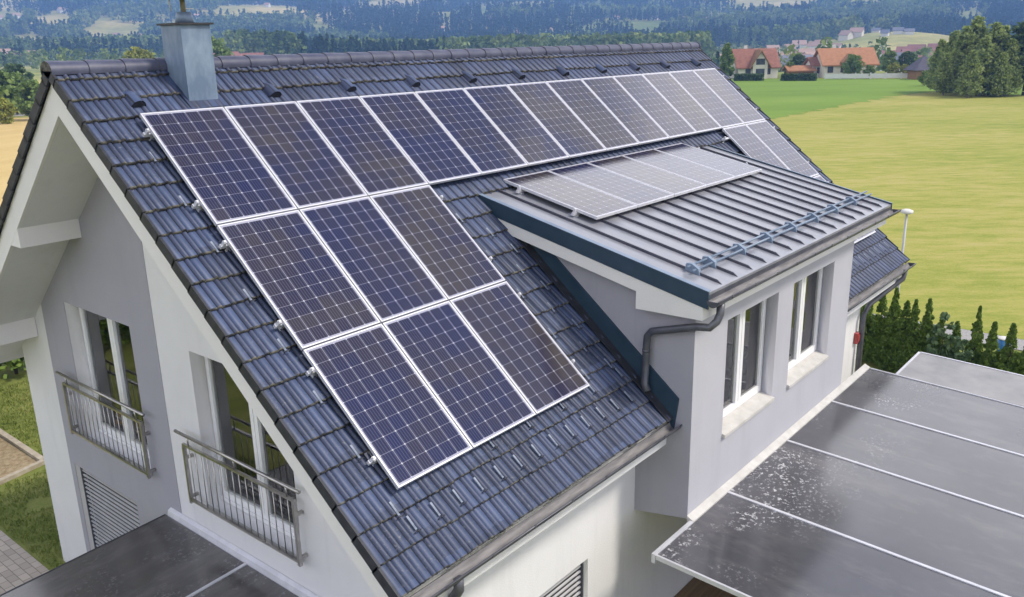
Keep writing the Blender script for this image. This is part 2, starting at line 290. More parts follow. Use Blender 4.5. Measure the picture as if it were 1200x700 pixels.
def mat_house(name, c): return mat_noise(name, tuple(v*0.92 for v in c), c, 0.8, 0.85, 0.15)
M['far_white'] = mat_house('white_house_render', (0.70, 0.69, 0.66)); M['far_cream'] = mat_house('cream_house_render', (0.68, 0.64, 0.55))
M['far_orange'] = mat_noise('orange_clay_roof', (0.33, 0.16, 0.085), (0.41, 0.205, 0.115), 1.5, 0.8, 0.2); M['far_red'] = mat_noise('red_clay_roof', (0.23, 0.105, 0.08), (0.31, 0.145, 0.105), 1.5, 0.8, 0.2)
M['far_grey'] = mat_noise('grey_slate_roof', (0.15, 0.155, 0.19), (0.22, 0.22, 0.26), 1.5, 0.7, 0.2); M['far_dark'] = mat_noise('dark_purple_roof', (0.045, 0.04, 0.07), (0.07, 0.065, 0.10), 2, 0.6, 0.3)
M['far_pink'] = mat_noise('faded_tile_roof', (0.36, 0.24, 0.185), (0.46, 0.32, 0.25), 1.5, 0.8, 0.2)
M['far_glass'] = mat_noise('dark_panes', (0.05, 0.055, 0.065), (0.10, 0.105, 0.12), 2, 0.15, 0.5)

# ------------------------------------------------------------------ object helpers
def tag(o, label=None, cat=None, group=None, kind=None):
    if label: o['label'] = label
    if cat: o['category'] = cat
    if group: o['group'] = group
    if kind: o['kind'] = kind
    return o
def empty(name, loc=(0, 0, 0), rot=(0, 0, 0), **k):
    o = bpy.data.objects.new(name, None); COL.objects.link(o); o.location = loc; o.rotation_euler = rot; o.empty_display_size = 0.3
    return tag(o, **k)
class MB:
    def __init__(s): s.v, s.f, s.mi, s.sm = [], [], [], []
    def add(s, vs, fs, mi=0, smooth=False):
        o = len(s.v); s.v += [tuple(v) for v in vs]
        for f in fs: s.f.append(tuple(i+o for i in f)); s.mi.append(mi); s.sm.append(smooth)
        return s
    def box(s, x0, x1, y0, y1, z0, z1, mi=0):
        return s.add([(x0, y0, z0), (x1, y0, z0), (x1, y1, z0), (x0, y1, z0), (x0, y0, z1), (x1, y0, z1), (x1, y1, z1), (x0, y1, z1)],
                     [(3, 2, 1, 0), (4, 5, 6, 7), (0, 1, 5, 4), (1, 2, 6, 5), (2, 3, 7, 6), (3, 0, 4, 7)], mi)
    def extr(s, prof, axis, a, b, mi=0):
        """closed profile extruded along an axis ('x': prof is (y,z); 'y': (x,z); 'z': (x,y))"""
        P = {'x': lambda p, t: (t, p[0], p[1]), 'y': lambda p, t: (p[0], t, p[1]), 'z': lambda p, t: (p[0], p[1], t)}[axis]
        n = len(prof); vs = [P(p, a) for p in prof] + [P(p, b) for p in prof]
        return s.add(vs, [tuple(range(n))[::-1], tuple(range(n, 2*n))] + [(i, (i+1) % n, n+(i+1) % n, n+i) for i in range(n)], mi)
    def tube(s, pts, r, seg=10, mi=0, cap=True):
        pts = [Vector(p) for p in pts]; rs = r if isinstance(r, (list, tuple)) else [r]*len(pts); vs, fs = [], []
        t0 = (pts[1]-pts[0]).normalized(); up = Vector((0, 0, 1)) if abs(t0.z) < 0.9 else Vector((1, 0, 0)); nrm = t0.cross(up).normalized()
        for i, p in enumerate(pts):
            t = ((pts[min(i+1, len(pts)-1)]-pts[max(i-1, 0)])).normalized(); nrm = (nrm - t*nrm.dot(t)).normalized(); bn = t.cross(nrm)
            for k in range(seg):
                a = 2*math.pi*k/seg; vs.append(p + (nrm*math.cos(a)+bn*math.sin(a))*rs[i])
        for i in range(len(pts)-1):
            for k in range(seg): fs.append((i*seg+k, i*seg+(k+1) % seg, (i+1)*seg+(k+1) % seg, (i+1)*seg+k))
        if cap: fs += [tuple(range(seg))[::-1], tuple((len(pts)-1)*seg+k for k in range(seg))]
        return s.add(vs, fs, mi, True)
    def build(s, name, mats, parent=None, loc=None):
        me = bpy.data.meshes.new(name); me.from_pydata([tuple(v) for v in s.v], [], s.f)
        for m in (mats if isinstance(mats, (list, tuple)) else [mats]): me.materials.append(m)
        me.polygons.foreach_set('material_index', s.mi); me.polygons.foreach_set('use_smooth', s.sm)
        bm = bmesh.new(); bm.from_mesh(me); bmesh.ops.recalc_face_normals(bm, faces=bm.faces); bm.to_mesh(me); bm.free()
        o = bpy.data.objects.new(name, me); COL.objects.link(o)
        if parent: o.parent = parent
        if loc: o.location = loc
        return o
def numesh(name, verts, faces, mats, parent=None, mi=None):
    """fast quad mesh from numpy"""
    me = bpy.data.meshes.new(name); nv, nf = len(verts), len(faces)
    me.vertices.add(nv); me.vertices.foreach_set('co', np.ascontiguousarray(verts, np.float32).ravel())
    me.loops.add(nf*4); me.loops.foreach_set('vertex_index', np.ascontiguousarray(faces, np.int32).ravel())
    me.polygons.add(nf); me.polygons.foreach_set('loop_start', np.arange(0, nf*4, 4, dtype=np.int32))
    for m in (mats if isinstance(mats, (list, tuple)) else [mats]): me.materials.append(m)
    if mi is not None: me.polygons.foreach_set('material_index', np.ascontiguousarray(mi, np.int32))
    me.update(); me.validate()
    o = bpy.data.objects.new(name, me); COL.objects.link(o)
    if parent: o.parent = parent
    return o
def plate(name, outline, holes, frame, th, mat, parent=None):
    """flat wall with openings; frame(u, v, w) -> world, w = 0 is the outer face, w = th the inner"""
    cu = bpy.data.curves.new(name, 'CURVE'); cu.dimensions = '2D'; cu.fill_mode = 'BOTH'; cu.extrude = th/2
    for loop in [outline]+holes:
        sp = cu.splines.new('POLY'); sp.points.add(len(loop)-1); sp.use_cyclic_u = True
        for p_, q in zip(sp.points, loop): p_.co = (q[0], q[1], 0, 1)
    to = bpy.data.objects.new('tmp', cu); COL.objects.link(to)
    dg = bpy.context.evaluated_depsgraph_get(); me = bpy.data.meshes.new_from_object(to.evaluated_get(dg))
    bpy.data.objects.remove(to); bpy.data.curves.remove(cu)
    for v in me.vertices: v.co = frame(v.co.x, v.co.y, v.co.z + th/2)
    bm = bmesh.new(); bm.from_mesh(me); bmesh.ops.remove_doubles(bm, verts=bm.verts, dist=1e-5); bmesh.ops.recalc_face_normals(bm, faces=bm.faces); bm.to_mesh(me); bm.free()
    me.name = name; me.materials.clear(); me.materials.append(mat)
    o = bpy.data.objects.new(name, me); COL.objects.link(o)
    if parent: o.parent = parent
    return o
def rect(a, b, c, d): return [(a, c), (b, c), (b, d), (a, d)]
def dup(root, label=None, name=None):
    r = root.copy(); COL.objects.link(r)
    if label: r['label'] = label
    for ch in list(root.children):
        c = ch.copy(); COL.objects.link(c); c.parent = r
        for g in list(ch.children):
            d = g.copy(); COL.objects.link(d); d.parent = c
    return r

GZ = -7.8                                     # garden level
A = 0.7075; CA, SA, TA = math.cos(A), math.sin(A), math.tan(A)
RY = 0.76                                     # ridge line
H_TILE = -0.13
def zt(Y): return (H_TILE + SA*Y)/CA if Y <= RY else (H_TILE + SA*(2*RY-Y))/CA
def zs(Y): return -0.02 - 0.838*abs(Y-0.78)   # underside of the roof
def rp(X, s, h):                              # point on the front slope: along ridge, down the slope, above panel plane
    return Vector((X, -s*CA - h*SA, -s*SA + h*CA))

# ================================================================== SETTING
# terrain: one polar sheet out past the hills
def smooth(x): x = np.clip(x, 0, 1); return x*x*(3-2*x)
_ph = NP.uniform(0, 6.28, 12); _kx = NP.normal(0, 1, 12); _ky = NP.normal(0, 1, 12)
def hnoise(x, y, L):
    r = 0
    for i in range(12): r = r + np.sin((_kx[i]*x+_ky[i]*y)/L*3.0 + _ph[i])
    return r/6.0
KN = bearing(1045)
def terrain(x, y):
    dx, dy = x-CAM.x, y-CAM.y; r = np.hypot(dx, dy); az = np.arctan2(dy, dx)
    h = GZ - 8*smooth((r-215)/160)*smooth((1.05-np.angle(np.exp(1j*az)))/0.25)
    h = h + np.where(r > 680, (r-680)*0.03, 0) + np.where(r > 950, (r-950)*0.07, 0) + np.where(r > 2600, (r-2600)*-0.07, 0)
    h = h + hnoise(x, y, 420)*np.clip((r-600)/900, 0, 1)*16 + hnoise(x+500, y, 150)*np.clip((r-600)/900, 0, 1)*5
    da = np.angle(np.exp(1j*(az-KN)))
    h = h + 13*np.exp(-((r-800)/140)**2 - (da/0.075)**2)
    return h
rr_ = np.concatenate([[0.5], np.linspace(8, 200, 14), np.linspace(215, 640, 26), np.linspace(670, 1600, 40), np.linspace(1680, 5000, 34)])
na = 200; aa = np.arange(na)*2*np.pi/na
X = CAM.x + rr_[:, None]*np.cos(aa); Y = CAM.y + rr_[:, None]*np.sin(aa); Z = terrain(X, Y)
vv = np.stack([X, Y, Z], -1).reshape(-1, 3); ff = []
for i in range(len(rr_)-1):
    k = np.arange(na); k1 = (k+1) % na
    ff.append(np.stack([i*na+k, (i+1)*na+k, (i+1)*na+k1, i*na+k1], -1))
g = numesh('terrain', vv, np.concatenate(ff), M['terrain']); tag(g, kind='structure')
for p_ in g.data.polygons: p_.use_smooth = True
mb = MB(); mb.add([(CAM.x+0.5*math.cos(a_), CAM.y+0.5*math.sin(a_), GZ) for a_ in aa], [tuple(range(na))])

def sheet(name, pts, z, mat):
    mb = MB(); mb.add([(p[0], p[1], z) for p in pts], [tuple(range(len(pts)))]); return tag(mb.build(name, mat), kind='structure')
sheet('lawn', [(-40, -40), (26, -40), (26, 40), (-40, 40)], GZ+0.006, M['lawn'])
edge = [(24.5, 60), (52, 44), (70, 35.5), (84, 28.6), (97, 28.8), (111, 29.0), (124, 28.4), (136, 26.5), (133, 20), (130, 13.5), (128, 0), (127, -30), (126, -80)]
over = [(p_[0]+7, p_[1]+6) for p_ in edge]
sheet('mown_field', [(22.35, -120), (22.35, 66)] + over + [(134, -120)], GZ+0.014, M['mown'])
rag = []
for (ax, ay), (bx_, by_) in zip(edge[:-1], edge[1:]):
    n_ = max(2, int(math.hypot(bx_-ax, by_-ay)/0.9))
    for k in range(n_):
        t_ = k/n_; q_ = R_.gauss(0, 0.30+0.003*math.hypot(ax-CAM.x, ay-CAM.y)); ln_ = math.hypot(bx_-ax, by_-ay)
        rag.append((ax+(bx_-ax)*t_-(by_-ay)/ln_*q_, ay+(by_-ay)*t_+(bx_-ax)/ln_*q_) if k else (ax, ay))
sheet('green_field', rag + [edge[-1], (160, -80), (166, 20), (173, 41), (166.5, 72), (150, 92), (50, 110), (20, 64)], GZ+0.03, M['green'])
sheet('wheat_field', [(-60, 43), (24, 42), (52, 108), (38, 122), (-40, 160), (-120, 120)], GZ+0.04, M['wheat'])
sheet('gravel_road', [(21.3, -60), (22.3, -60), (22.3, 30), (21.3, 30)], GZ+0.024, M['gravel'])
sheet('farm_road', [(-40, 163), (38, 125), (56, 112), (60, 116), (41, 130), (-38, 168)], GZ+0.036, M['gravel'])
sheet('garden_path', [(-1.15, -4), (-0.02, -4), (-0.02, 12), (-1.15, 12)], GZ+0.012, M['pavers'])
mb = MB(); mb.box(3.0, 12.4, -11, -3.77, GZ-0.2, GZ+0.55); tag(mb.build('terrace_floor', mat_noise('brown_terrace_boards', (0.16, 0.11, 0.065), (0.24, 0.17, 0.10), 3, 0.7, 0.2, stretch=(0.3, 8, 1))), kind='structure')
sheet('garden_bed', [(1.62, 9.45), (1.62, 13.2), (-3, 13.2), (-3, 9.25), (0.6, 9.25)], GZ+0.02, M['soil'])

# haze: the air of the valley
mh, th_, bh = newmat('valley_haze'); th_.nodes.remove(bh)
pv = th_.nodes.new('ShaderNodeVolumePrincipled'); pv.inputs['Color'].default_value = (*HAZE_COLOR, 1); pv.inputs['Density'].default_value = HAZE_DENSITY; pv.inputs['Anisotropy'].default_value = 0.0
th_.links.new(pv.outputs[0], th_.nodes['Material Output'].inputs['Volume'])
mb = MB(); mb.box(-5200, 5200, -5200, 5200, -70, 225); tag(mb.build('haze', mh), kind='stuff')

# ================================================================== HOUSE
house = empty('house', (6.5, RY, GZ), label='white and grey rendered house with a dark tiled gable roof and a metal-roofed bay', cat='house')
bpy.context.view_layer.update()
HI = house.matrix_world.inverted()
class _P:                                     # build a part in world coordinates, then hang it under a parent that sits at the house base
    pass
def part(o, parent=house, label=None):
    o.parent = parent
    o.matrix_parent_inverse = HI if parent is house else Matrix.Identity(4)
    if label: o['label'] = label
    return o
def P(mb, name, mat, parent=house, label=None): return part(mb.build(name, mat), parent, label)

GX, FX = 0.27, 12.54                          # gable wall planes
WY, BYW = -3.76, 5.36                         # eave wall planes
# gable wall with two french windows and a shutter bay
def fg(u, v, w): return (GX+w, u, v)
WINL, WINR, SHUT = (1.56, 3.45), (-1.74, 0.146), (2.18, 4.11)
top = zs(0.78)
part(plate('wall', [(WY, GZ-0.3), (BYW, GZ-0.3), (BYW, zs(BYW)+0.12), (0.78, top+0.15), (WY, zs(WY)+0.12)],
           [rect(*WINL, -4.86, -2.775), rect(*WINR, -4.86, -2.80), rect(*SHUT, -7.65, -5.54)], fg, 0.34, M['white_render']))
def fgp(u, v, w): return (GX-0.006+w, u, v)
part(plate('wall_panel', [(0.90, GZ-0.2), (4.27, GZ-0.2), (4.27, zs(4.27)-0.01), (0.90, zs(0.90)-0.01)],
           [rect(WINL[0]-0.001, WINL[1]+0.001, -4.861, -2.774), rect(SHUT[0]-0.001, SHUT[1]+0.001, -7.651, -5.539)], fgp, 0.005, M['grey_render']), label='grey rendered panel of the gable wall')
# eave wall with shuttered window
def fe(u, v, w): return (u, WY+w, v)
part(plate('wall', [(GX+0.345, GZ-0.3), (FX, GZ-0.3), (FX, zs(WY)+0.1), (GX+0.345, zs(WY)+0.1)], [rect(1.15, 2.96, -7.1, -5.45)], fe, 0.34, M['white_render']))
mb = MB(); mb.box(GX+0.345, FX, BYW-0.34, BYW, GZ-0.3, zs(BYW)+0.1); P(mb, 'wall', M['white_render'])
mb = MB(); mb.extr([(WY+0.345, GZ-0.3), (BYW-0.345, GZ-0.3), (BYW-0.345, zs(BYW)+0.1), (0.78, top+0.15), (WY+0.345, zs(WY)+0.1)], 'x', FX-0.34, FX); P(mb, 'wall', M['white_render'])
# interior floor so rooms are rooms
mb = MB(); mb.box(GX+0.36, FX-0.36, WY+0.36, BYW-0.36, -5.2, -4.95); P(mb, 'floor_slab', M['room'])
mb = MB(); mb.box(3.2, 3.3, -1.0, 2.6, -4.94, -2.2); P(mb, 'partition', M['room'])

# roof underside slab + rake fascia
def slab(x0, x1, drop_top):
    mb = MB(); yl, yr = 5.72, -4.20
    mb.extr([(yr, zs(yr)), (0.78, zs(0.78)), (yl, zs(yl)), (yl, zt(yl)-drop_top), (RY, zt(RY)-drop_top*1.3), (yr, zt(yr)-drop_top)], 'x', x0, x1); return mb
P(slab(-0.46, 13.57, 0.10), 'soffit', M['white_render'])
P(slab(-0.50, -0.462, 0.085), 'rake_board', M['warm_render'])
P(slab(13.572, 13.61, 0.085), 'rake_board', M['warm_render'])
mb = MB(); mb.box(-0.498, GX-0.008, 2.507, 2.94, -1.72, zs(2.5)+0.02); P(mb, 'purlin', M['warm_render'])
mb = MB(); mb.box(-0.498, GX-0.008, 4.60, 5.0, -3.53, zs(4.6)+0.02); P(mb, 'purlin', M['warm_render'])

# tiled slopes
XR0, XR1 = -0.54, 13.655
def tile_slope(front):
    CS = 0.3208; S_EAVE = 5.73; n = 21
    xs = []; hs = []; period = 0.15
    k = 0; x = XR0
    prof = [(0.0, -0.016), (0.045, -0.016), (0.075, 0.001), (0.30, -0.002), (0.56, 0.000), (0.585, -0.012), (0.625, -0.012), (0.65, 0.004), (0.73, 0.015), (0.81, 0.018), (0.90, 0.014), (0.955, 0.002), (0.965, -0.016)]
    while x < XR1-1e-6:
        for t_, h_ in prof:
            xx = x + t_*period
            if xx <= XR1: xs.append(xx); hs.append(h_)
        x += period
    xs.append(XR1); hs.append(0)
    xs = np.array(xs); hs = np.array(hs); m_ = len(xs); V = []; F = []; MI = []
    for c in range(n):
        sb = S_EAVE - CS*c; stp = max(sb-CS-0.035, -0.93)
        jit = NP.uniform(-0.003, 0.003)
        ti = np.clip(((xs-XR0+1e-6)/0.3).astype(int), 0, 199); tw = NP.uniform(-0.008, 0.008, 200)[ti]; lift = NP.uniform(0, 0.007, 200)[ti]
        rows = [(stp, -0.012+hs*0.9), (sb-0.012+tw, 0.022+hs+lift), (sb+tw, 0.014+hs+lift), (sb-0.004+tw, -0.014+hs)]
        base = len(V)*m_
        for s_, h_ in rows:
            hh = H_TILE + h_ + jit
            yy = -s_*CA - hh*SA; zz = -s_*SA + hh*CA
            if not front: yy = 2*RY - yy
            V.append(np.stack([xs, np.broadcast_to(yy, xs.shape), np.broadcast_to(zz, xs.shape)], -1))
        for r_ in range(3):
            a_ = base + r_*m_ + np.arange(m_-1)
            q = np.stack([a_, a_+m_, a_+m_+1, a_+1], -1) if front else np.stack([a_, a_+1, a_+m_+1, a_+m_], -1)
            F.append(q); MI.append(np.full(m_-1, 0 if r_ == 0 else 1))
    return np.concatenate(V), np.concatenate(F), np.concatenate(MI)
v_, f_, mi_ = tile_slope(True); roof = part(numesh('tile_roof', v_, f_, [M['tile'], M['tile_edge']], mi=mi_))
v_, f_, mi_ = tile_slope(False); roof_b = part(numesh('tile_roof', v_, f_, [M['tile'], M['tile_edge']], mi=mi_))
# verge tiles: one lapped side piece per course
CS = 0.3208
for side in (0, 1):
    x0, x1 = (XR0-0.012, XR0+0.012) if side == 0 else (XR1-0.012, XR1+0.012)
    for sgn in (0, 1):
        mbv = MB()
        for c in range(21):
            sb = 5.735-CS*c; s0 = max(sb-CS-0.02, -0.93)
            q = []
            for s_, h_ in ((s0, 0.012), (sb, 0.034), (sb, -0.085), (s0, -0.10)):
                p_ = rp(0, s_, H_TILE+h_); q.append((p_.y if sgn == 0 else 2*RY-p_.y, p_.z))
            mbv.extr(q, 'x', x0, x1)
        part(mbv.build('verge_tile', M['verge']), roof if sgn == 0 else roof_b)
# ridge caps
mbr = MB(); L = 0.405; k = 0; x = XR0-0.02
while x < XR1:
    x1 = min(x+L+0.03, XR1+0.03); vs = []; seg = 12
    for (xx, r0) in ((x, 0.134), (x+0.03, 0.138), (x1, 0.122)):
        for j in range(seg+1):
            a_ = math.pi*(-0.12 + 1.24*j/seg); vs.append((xx, RY+r0*math.cos(a_), zt(RY)-0.035+r0*0.78*math.sin(a_)+R_.uniform(-.001, .001)))
    mbr.add(vs, [(i*(seg+1)+j, i*(seg+1)+j+1, (i+1)*(seg+1)+j+1, (i+1)*(seg+1)+j) for i in range(2) for j in range(seg)], 0, True)
    for xx, r0 in ((x, 0.134),):
        mbr.add([(xx, RY+r0*math.cos(math.pi*j/8), zt(RY)-0.035+r0*0.78*math.sin(math.pi*j/8)) for j in range(9)], [tuple(range(9))], 1)
    x += L
part(mbr.build('ridge_cap', [M['ridge'], M['tile_edge']]), roof)
# vent tiles
def vent_tile():
    mb = MB(); seg = 8; vs = []
    for s_, r0 in ((-0.46, 0.014), (-0.36, 0.07), (-0.20, 0.098)):
        for j in range(seg+1):
            a_ = math.pi*j/seg; p_ = rp(0.088*math.cos(a_)*(r0/0.098)**0.5, s_, H_TILE+0.012+r0*math.sin(a_)); vs.append(p_)
    mb.add(vs, [(i*(seg+1)+j, i*(seg+1)+j+1, (i+1)*(seg+1)+j+1, (i+1)*(seg+1)+j) for i in range(2) for j in range(seg)], 0, True)
    mb.add([rp(0.078*math.cos(math.pi*j/seg), -0.203, H_TILE+0.012+0.084*math.sin(math.pi*j/seg)) for j in range(seg+1)], [tuple(range(seg+1))], 1)
    return mb
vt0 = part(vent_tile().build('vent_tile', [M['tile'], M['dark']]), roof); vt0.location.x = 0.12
for X_ in (1.89, 3.10, 4.30, 5.52, 6.72, 7.95, 9.14, 10.30, 11.47, 12.80):
    o = vt0.copy(); COL.objects.link(o); o.parent = roof; o.location.x = X_
# snow hooks
mb = MB(); h0 = H_TILE+0.024
q = [rp(-0.011, -0.15, h0), rp(0.011, -0.15, h0), rp(0.011, 0, h0+0.006), rp(-0.011, 0, h0+0.006)]
q2 = [p_ + Vector((0, -SA, CA))*0.006 for p_ in q]
mb.add(q+q2, [(0, 1, 2, 3), (7, 6, 5, 4), (0, 4, 5, 1), (1, 5, 6, 2), (2, 6, 7, 3), (3, 7, 4, 0)])
mb.tube([rp(-0.03, 0.02, h0), rp(-0.03, 0.02, h0+0.03), rp(0, 0.025, h0+0.04), rp(0.03, 0.02, h0+0.03), rp(0.03, 0.02, h0)], 0.005, 6, 1)
M['hook'] = mat_noise('dull_hook_metal', (0.13, 0.16, 0.22), (0.30, 0.34, 0.41), 9, 0.6, 0.4)
sh0 = part(mb.build('snow_hook', [M['hook'], M['dark']]), roof)
spots = [(-0.10+0.002*k, 0.62+0.6416*k) for k in range(8)]
spots += [(-0.02+0.30*k, 5.30) for k in range(13)]
spots += [(1.33+0.60*k, 4.98) for k in range(5)] + [(3.20+0.30*(k % 2), 2.25+0.6416*k*0.5) for k in range(9)]
spots += [(10.9+0.3*k, 5.30) for k in range(9)] + [(3.68, 2.9+0.6416*k) for k in range(4)]
for i, (x_, s_) in enumerate(spots):
    o = sh0 if i == 0 else sh0.copy()
    if i: COL.objects.link(o); o.parent = roof
    o.location = rp(x_, s_, 0) - rp(0, 0, 0)

# gutters
def gutter(x0, x1, yc, zc, r, name='gutter', parent=house):
    mb = MB(); seg = 12
    for rr, mi, flip in ((r, 0, 0), (r-0.006, 1, 1)):
        vs = [(xx, yc+rr*math.cos(math.pi+math.pi*j/seg), zc+rr*math.sin(math.pi+math.pi*j/seg)) for xx in (x0, x1) for j in range(seg+1)]
        mb.add(vs, [(j, j+1, seg+2+j, seg+1+j) for j in range(seg)], mi, True)
    for yy in (yc-r, yc+r-0.003): mb.tube([(x0, yy, zc), (x1, yy, zc)], 0.010 if yy < yc else 0.004, 8, 0)
    for xx in (x0, x1-0.004): mb.extr([(yc+r*math.cos(math.pi+math.pi*j/seg), zc+r*math.sin(math.pi+math.pi*j/seg)) for j in range(seg+1)], 'x', xx, xx+0.004, 0)
    x = x0+0.35
    while x < x1:
        mb.box(x-0.012, x+0.012, yc-r-0.012, yc-r+0.004, zc-0.02, zc+0.014, 0); x += 0.62
    return P(mb, name, [M['gutter'], M['gutter_in']], parent)
ez = zt(-4.27)
gutter(-0.46, 4.02, -4.325, ez-0.055, 0.078)
gutter(9.42, 13.72, -4.325, ez-0.055, 0.078)
gutter(-0.46, 13.72, 2*RY+4.325, ez-0.055, 0.078)
mb = MB(); mb.tube([(0.12, -4.325, ez-0.12), (0.12, -4.325, ez-0.24), (0.13, -4.25, ez-0.36), (0.45, -3.92, ez-0.72), (0.47, -3.86, ez-0.85), (0.47, -3.855, GZ)], 0.05, 12); P(mb, 'downpipe', M['gutter'])
mb = MB(); mb.tube([(13.3, -4.325, ez-0.12), (13.3, -4.3, ez-0.3), (12.6, -3.9, ez-0.75), (12.45, -3.86, ez-0.95), (12.45, -3.855, GZ)], 0.05, 12); P(mb, 'downpipe', M['gutter'])

# windows ------------------------------------------------------------
def frame_bars(mb, u0, u1, v0, v1, wf, wd, F):
    """casement frame: outer frame + two sashes meeting in the middle; F(u0,u1,v0,v1,d0,d1) adds a bar"""
    F(mb, u0, u0+wf, v0, v1, 0, wd); F(mb, u1-wf, u1, v0, v1, 0, wd); F(mb, u0+wf, u1-wf, v0, v0+wf*1.2, 0, wd); F(mb, u0+wf, u1-wf, v1-wf, v1, 0, wd)
    um = (u0+u1)/2; F(mb, um-wf*0.95, um-0.006, v0+wf*1.2, v1-wf, -0.012, wd-0.01); F(mb, um+0.006, um+wf*0.95, v0+wf*1.2, v1-wf, -0.012, wd-0.01)
    F(mb, um-0.006, um+0.006, v0+wf*1.2, v1-wf, 0.01, wd-0.02)
def gbar(xp):
    def F(mb, a, b, c, d, e, f): mb.box(xp+e, xp+f, a, b, c, d)
    return F
def bbar(yp):
    def F(mb, a, b, c, d, e, f): mb.box(a, b, yp+e, yp+f, c, d)
    return F
def gable_window(y0, y1, z0, z1, lab):
    mb = MB(); frame_bars(mb, y0+0.002, y1-0.002, z0+0.05, z1-0.002, 0.075, 0.07, gbar(0.455)); mb.box(0.44, 0.52, y0+0.002, y1-0.002, z0+0.002, z0+0.049)
    wn = P(mb, 'window', M['pvc'], label=lab)
    mb = MB(); mb.box(0.486, 0.492, y0+0.06, y1-0.06, z0+0.12, z1-0.06); part(mb.build('pane', M['glass']), wn)
    mb = MB()                                                # net curtain in folds behind the pane, drawn to the sides
    for (a, b) in ((y1-0.72, y1-0.08), (y0+0.08, y0+0.80)):
        n = 40; vs = []
        for zz in (z0+0.1, z1-0.05):
            for i in range(n+1): vs.append((0.56+0.02*math.sin(i*1.9), a+(b-a)*i/n, zz))
        mb.add(vs, [(i, i+1, n+2+i, n+1+i) for i in range(n)], 0, True)
    part(mb.build('curtain', M['curtain']), wn)
    mb = MB(); mb.box(0.20, 0.44, y0-0.03, y1+0.03, z0-0.035, z0-0.002); part(mb.build('sill', M['sill']), wn)
gable_window(*WINL, -4.86, -2.775, 'white french window in the grey gable panel')
gable_window(*WINR, -4.86, -2.80, 'white french window in the white gable wall, its top cut by the roof edge')
def bay_window(x0, x1, lab):
    z0, z1 = -4.30, -2.735
    mb = MB(); frame_bars(mb, x0+0.002, x1-0.002, z0+0.058, z1-0.002, 0.085, 0.07, bbar(-4.36)); wn = P(mb, 'window', M['pvc'], label=lab)
    mb = MB(); mb.box(x0+0.07, x1-0.07, -4.33, -4.324, z0+0.12, z1-0.07); part(mb.build('pane', M['glass']), wn)
    mb = MB()
    n = 40; vs = []
    for zz in (z0+0.1, z1-0.05):
        for i in range(n+1): vs.append((x0+0.08+(x1-x0-0.16)*i/n, -4.25+0.018*math.sin(i*1.7), zz))
    mb.add(vs, [(i, i+1, n+2+i, n+1+i) for i in range(n)], 0, True); part(mb.build('curtain', M['curtain']), wn)
    mb = MB(); mb.extr([(-4.572, z0-0.040), (-4.572, z0+0.004), (-4.361, z0+0.056), (-4.361, z0+0.003), (-4.529, z0+0.003), (-4.533, z0-0.040)], 'x', x0+0.003, x1-0.003); part(mb.build('sill', M['sill']), wn)
# roller shutters
def slats(mb, horizontal_axis, u0, u1, v0, v1, d):
    z = v0; h = 0.075
    while z < v1-0.01:
        if horizontal_axis == 'y': mb.extr([(d-0.016, z), (d-0.016, z+0.018), (d+0.004, z+0.026), (d+0.004, z+0.012)], 'y', u0, u1)
        else: mb.extr([(d-0.016, z), (d-0.016, z+0.018), (d+0.004, z+0.026), (d+0.004, z+0.012)], 'x', u0, u1)
        z += h
mb = MB(); slats(mb, 'y', SHUT[0]+0.03, SHUT[1]-0.03, -7.64, -5.56, 0.36); s_ = P(mb, 'roller_shutter', M['shutter'])
for a_, b_ in ((SHUT[0]+0.001, SHUT[0]+0.029), (SHUT[1]-0.029, SHUT[1]-0.001)):
    mb = MB(); mb.box(0.33, 0.40, a_, b_, -7.65, -5.541); part(mb.build('guide_rail', M['gutter']), s_)
mb = MB(); mb.box(0.42, 0.44, SHUT[0]+0.002, SHUT[1]-0.002, -7.648, -5.542); part(mb.build('window_panel', M['dark']), s_)
mb = MB(); slats(mb, 'x', 1.18, 2.93, -7.09, -5.47, WY+0.10); s_ = P(mb, 'roller_shutter', M['shutter'])
for a_, b_ in ((1.151, 1.179), (2.931, 2.959)):
    mb = MB(); mb.box(a_, b_, WY+0.065, WY+0.14, -7.10, -5.451); part(mb.build('guide_rail', M['gutter']), s_)
mb = MB(); mb.box(1.153, 2.957, WY+0.17, WY+0.19, -7.098, -5.452); part(mb.build('window_panel', M['dark']), s_)

# french balcony railings ------------------------------------------------
def railing(yr, yl, lab):
    xo = 0.165; zt_, zm, zb = -3.905, -4.055, -4.815
    mb = MB(); mb.tube([(xo-0.015, yr-0.12, zt_), (xo-0.015, yl+0.12, zt_)], 0.021, 12)
    rl = P(mb, 'railing', M['steel'], label=lab)
    for z_ in (zm, zb):
        mb = MB(); mb.box(xo-0.017, xo+0.017, yr, yl, z_-0.015, z_+0.015); part(mb.build('rail', M['steel']), rl)
    for y_ in (yr+0.018, yl-0.018):
        mb = MB(); mb.box(xo-0.02, xo+0.02, y_-0.02, y_+0.02, zb-0.05, zm-0.016)
        mb.box(xo-0.006, GX-0.008, y_-0.018, y_+0.018, zb+0.02, zb+0.06); mb.box(xo-0.006, GX-0.008, y_-0.018, y_+0.018, zm-0.20, zm-0.16); part(mb.build('post', M['steel']), rl)
    n = 17; b0 = None
    for k in range(1, n):
        y_ = yr + (yl-yr)*k/n
        if b0 is None:
            mb = MB(); mb.tube([(xo, 0, zb+0.012), (xo, 0, zm-0.012)], 0.006, 8); b0 = part(mb.build('baluster', M['steel']), rl); b0.location.y = y_
        else:
            o = b0.copy(); COL.objects.link(o); o.parent = rl; o.location.y = y_
    for f in (0.06, 0.5, 0.94):
        y_ = yr+(yl-yr)*f; mb = MB(); mb.tube([(xo, y_, zm+0.012), (xo-0.010, y_, zt_-0.015)], 0.010, 8); part(mb.build('bracket', M['steel']), rl)
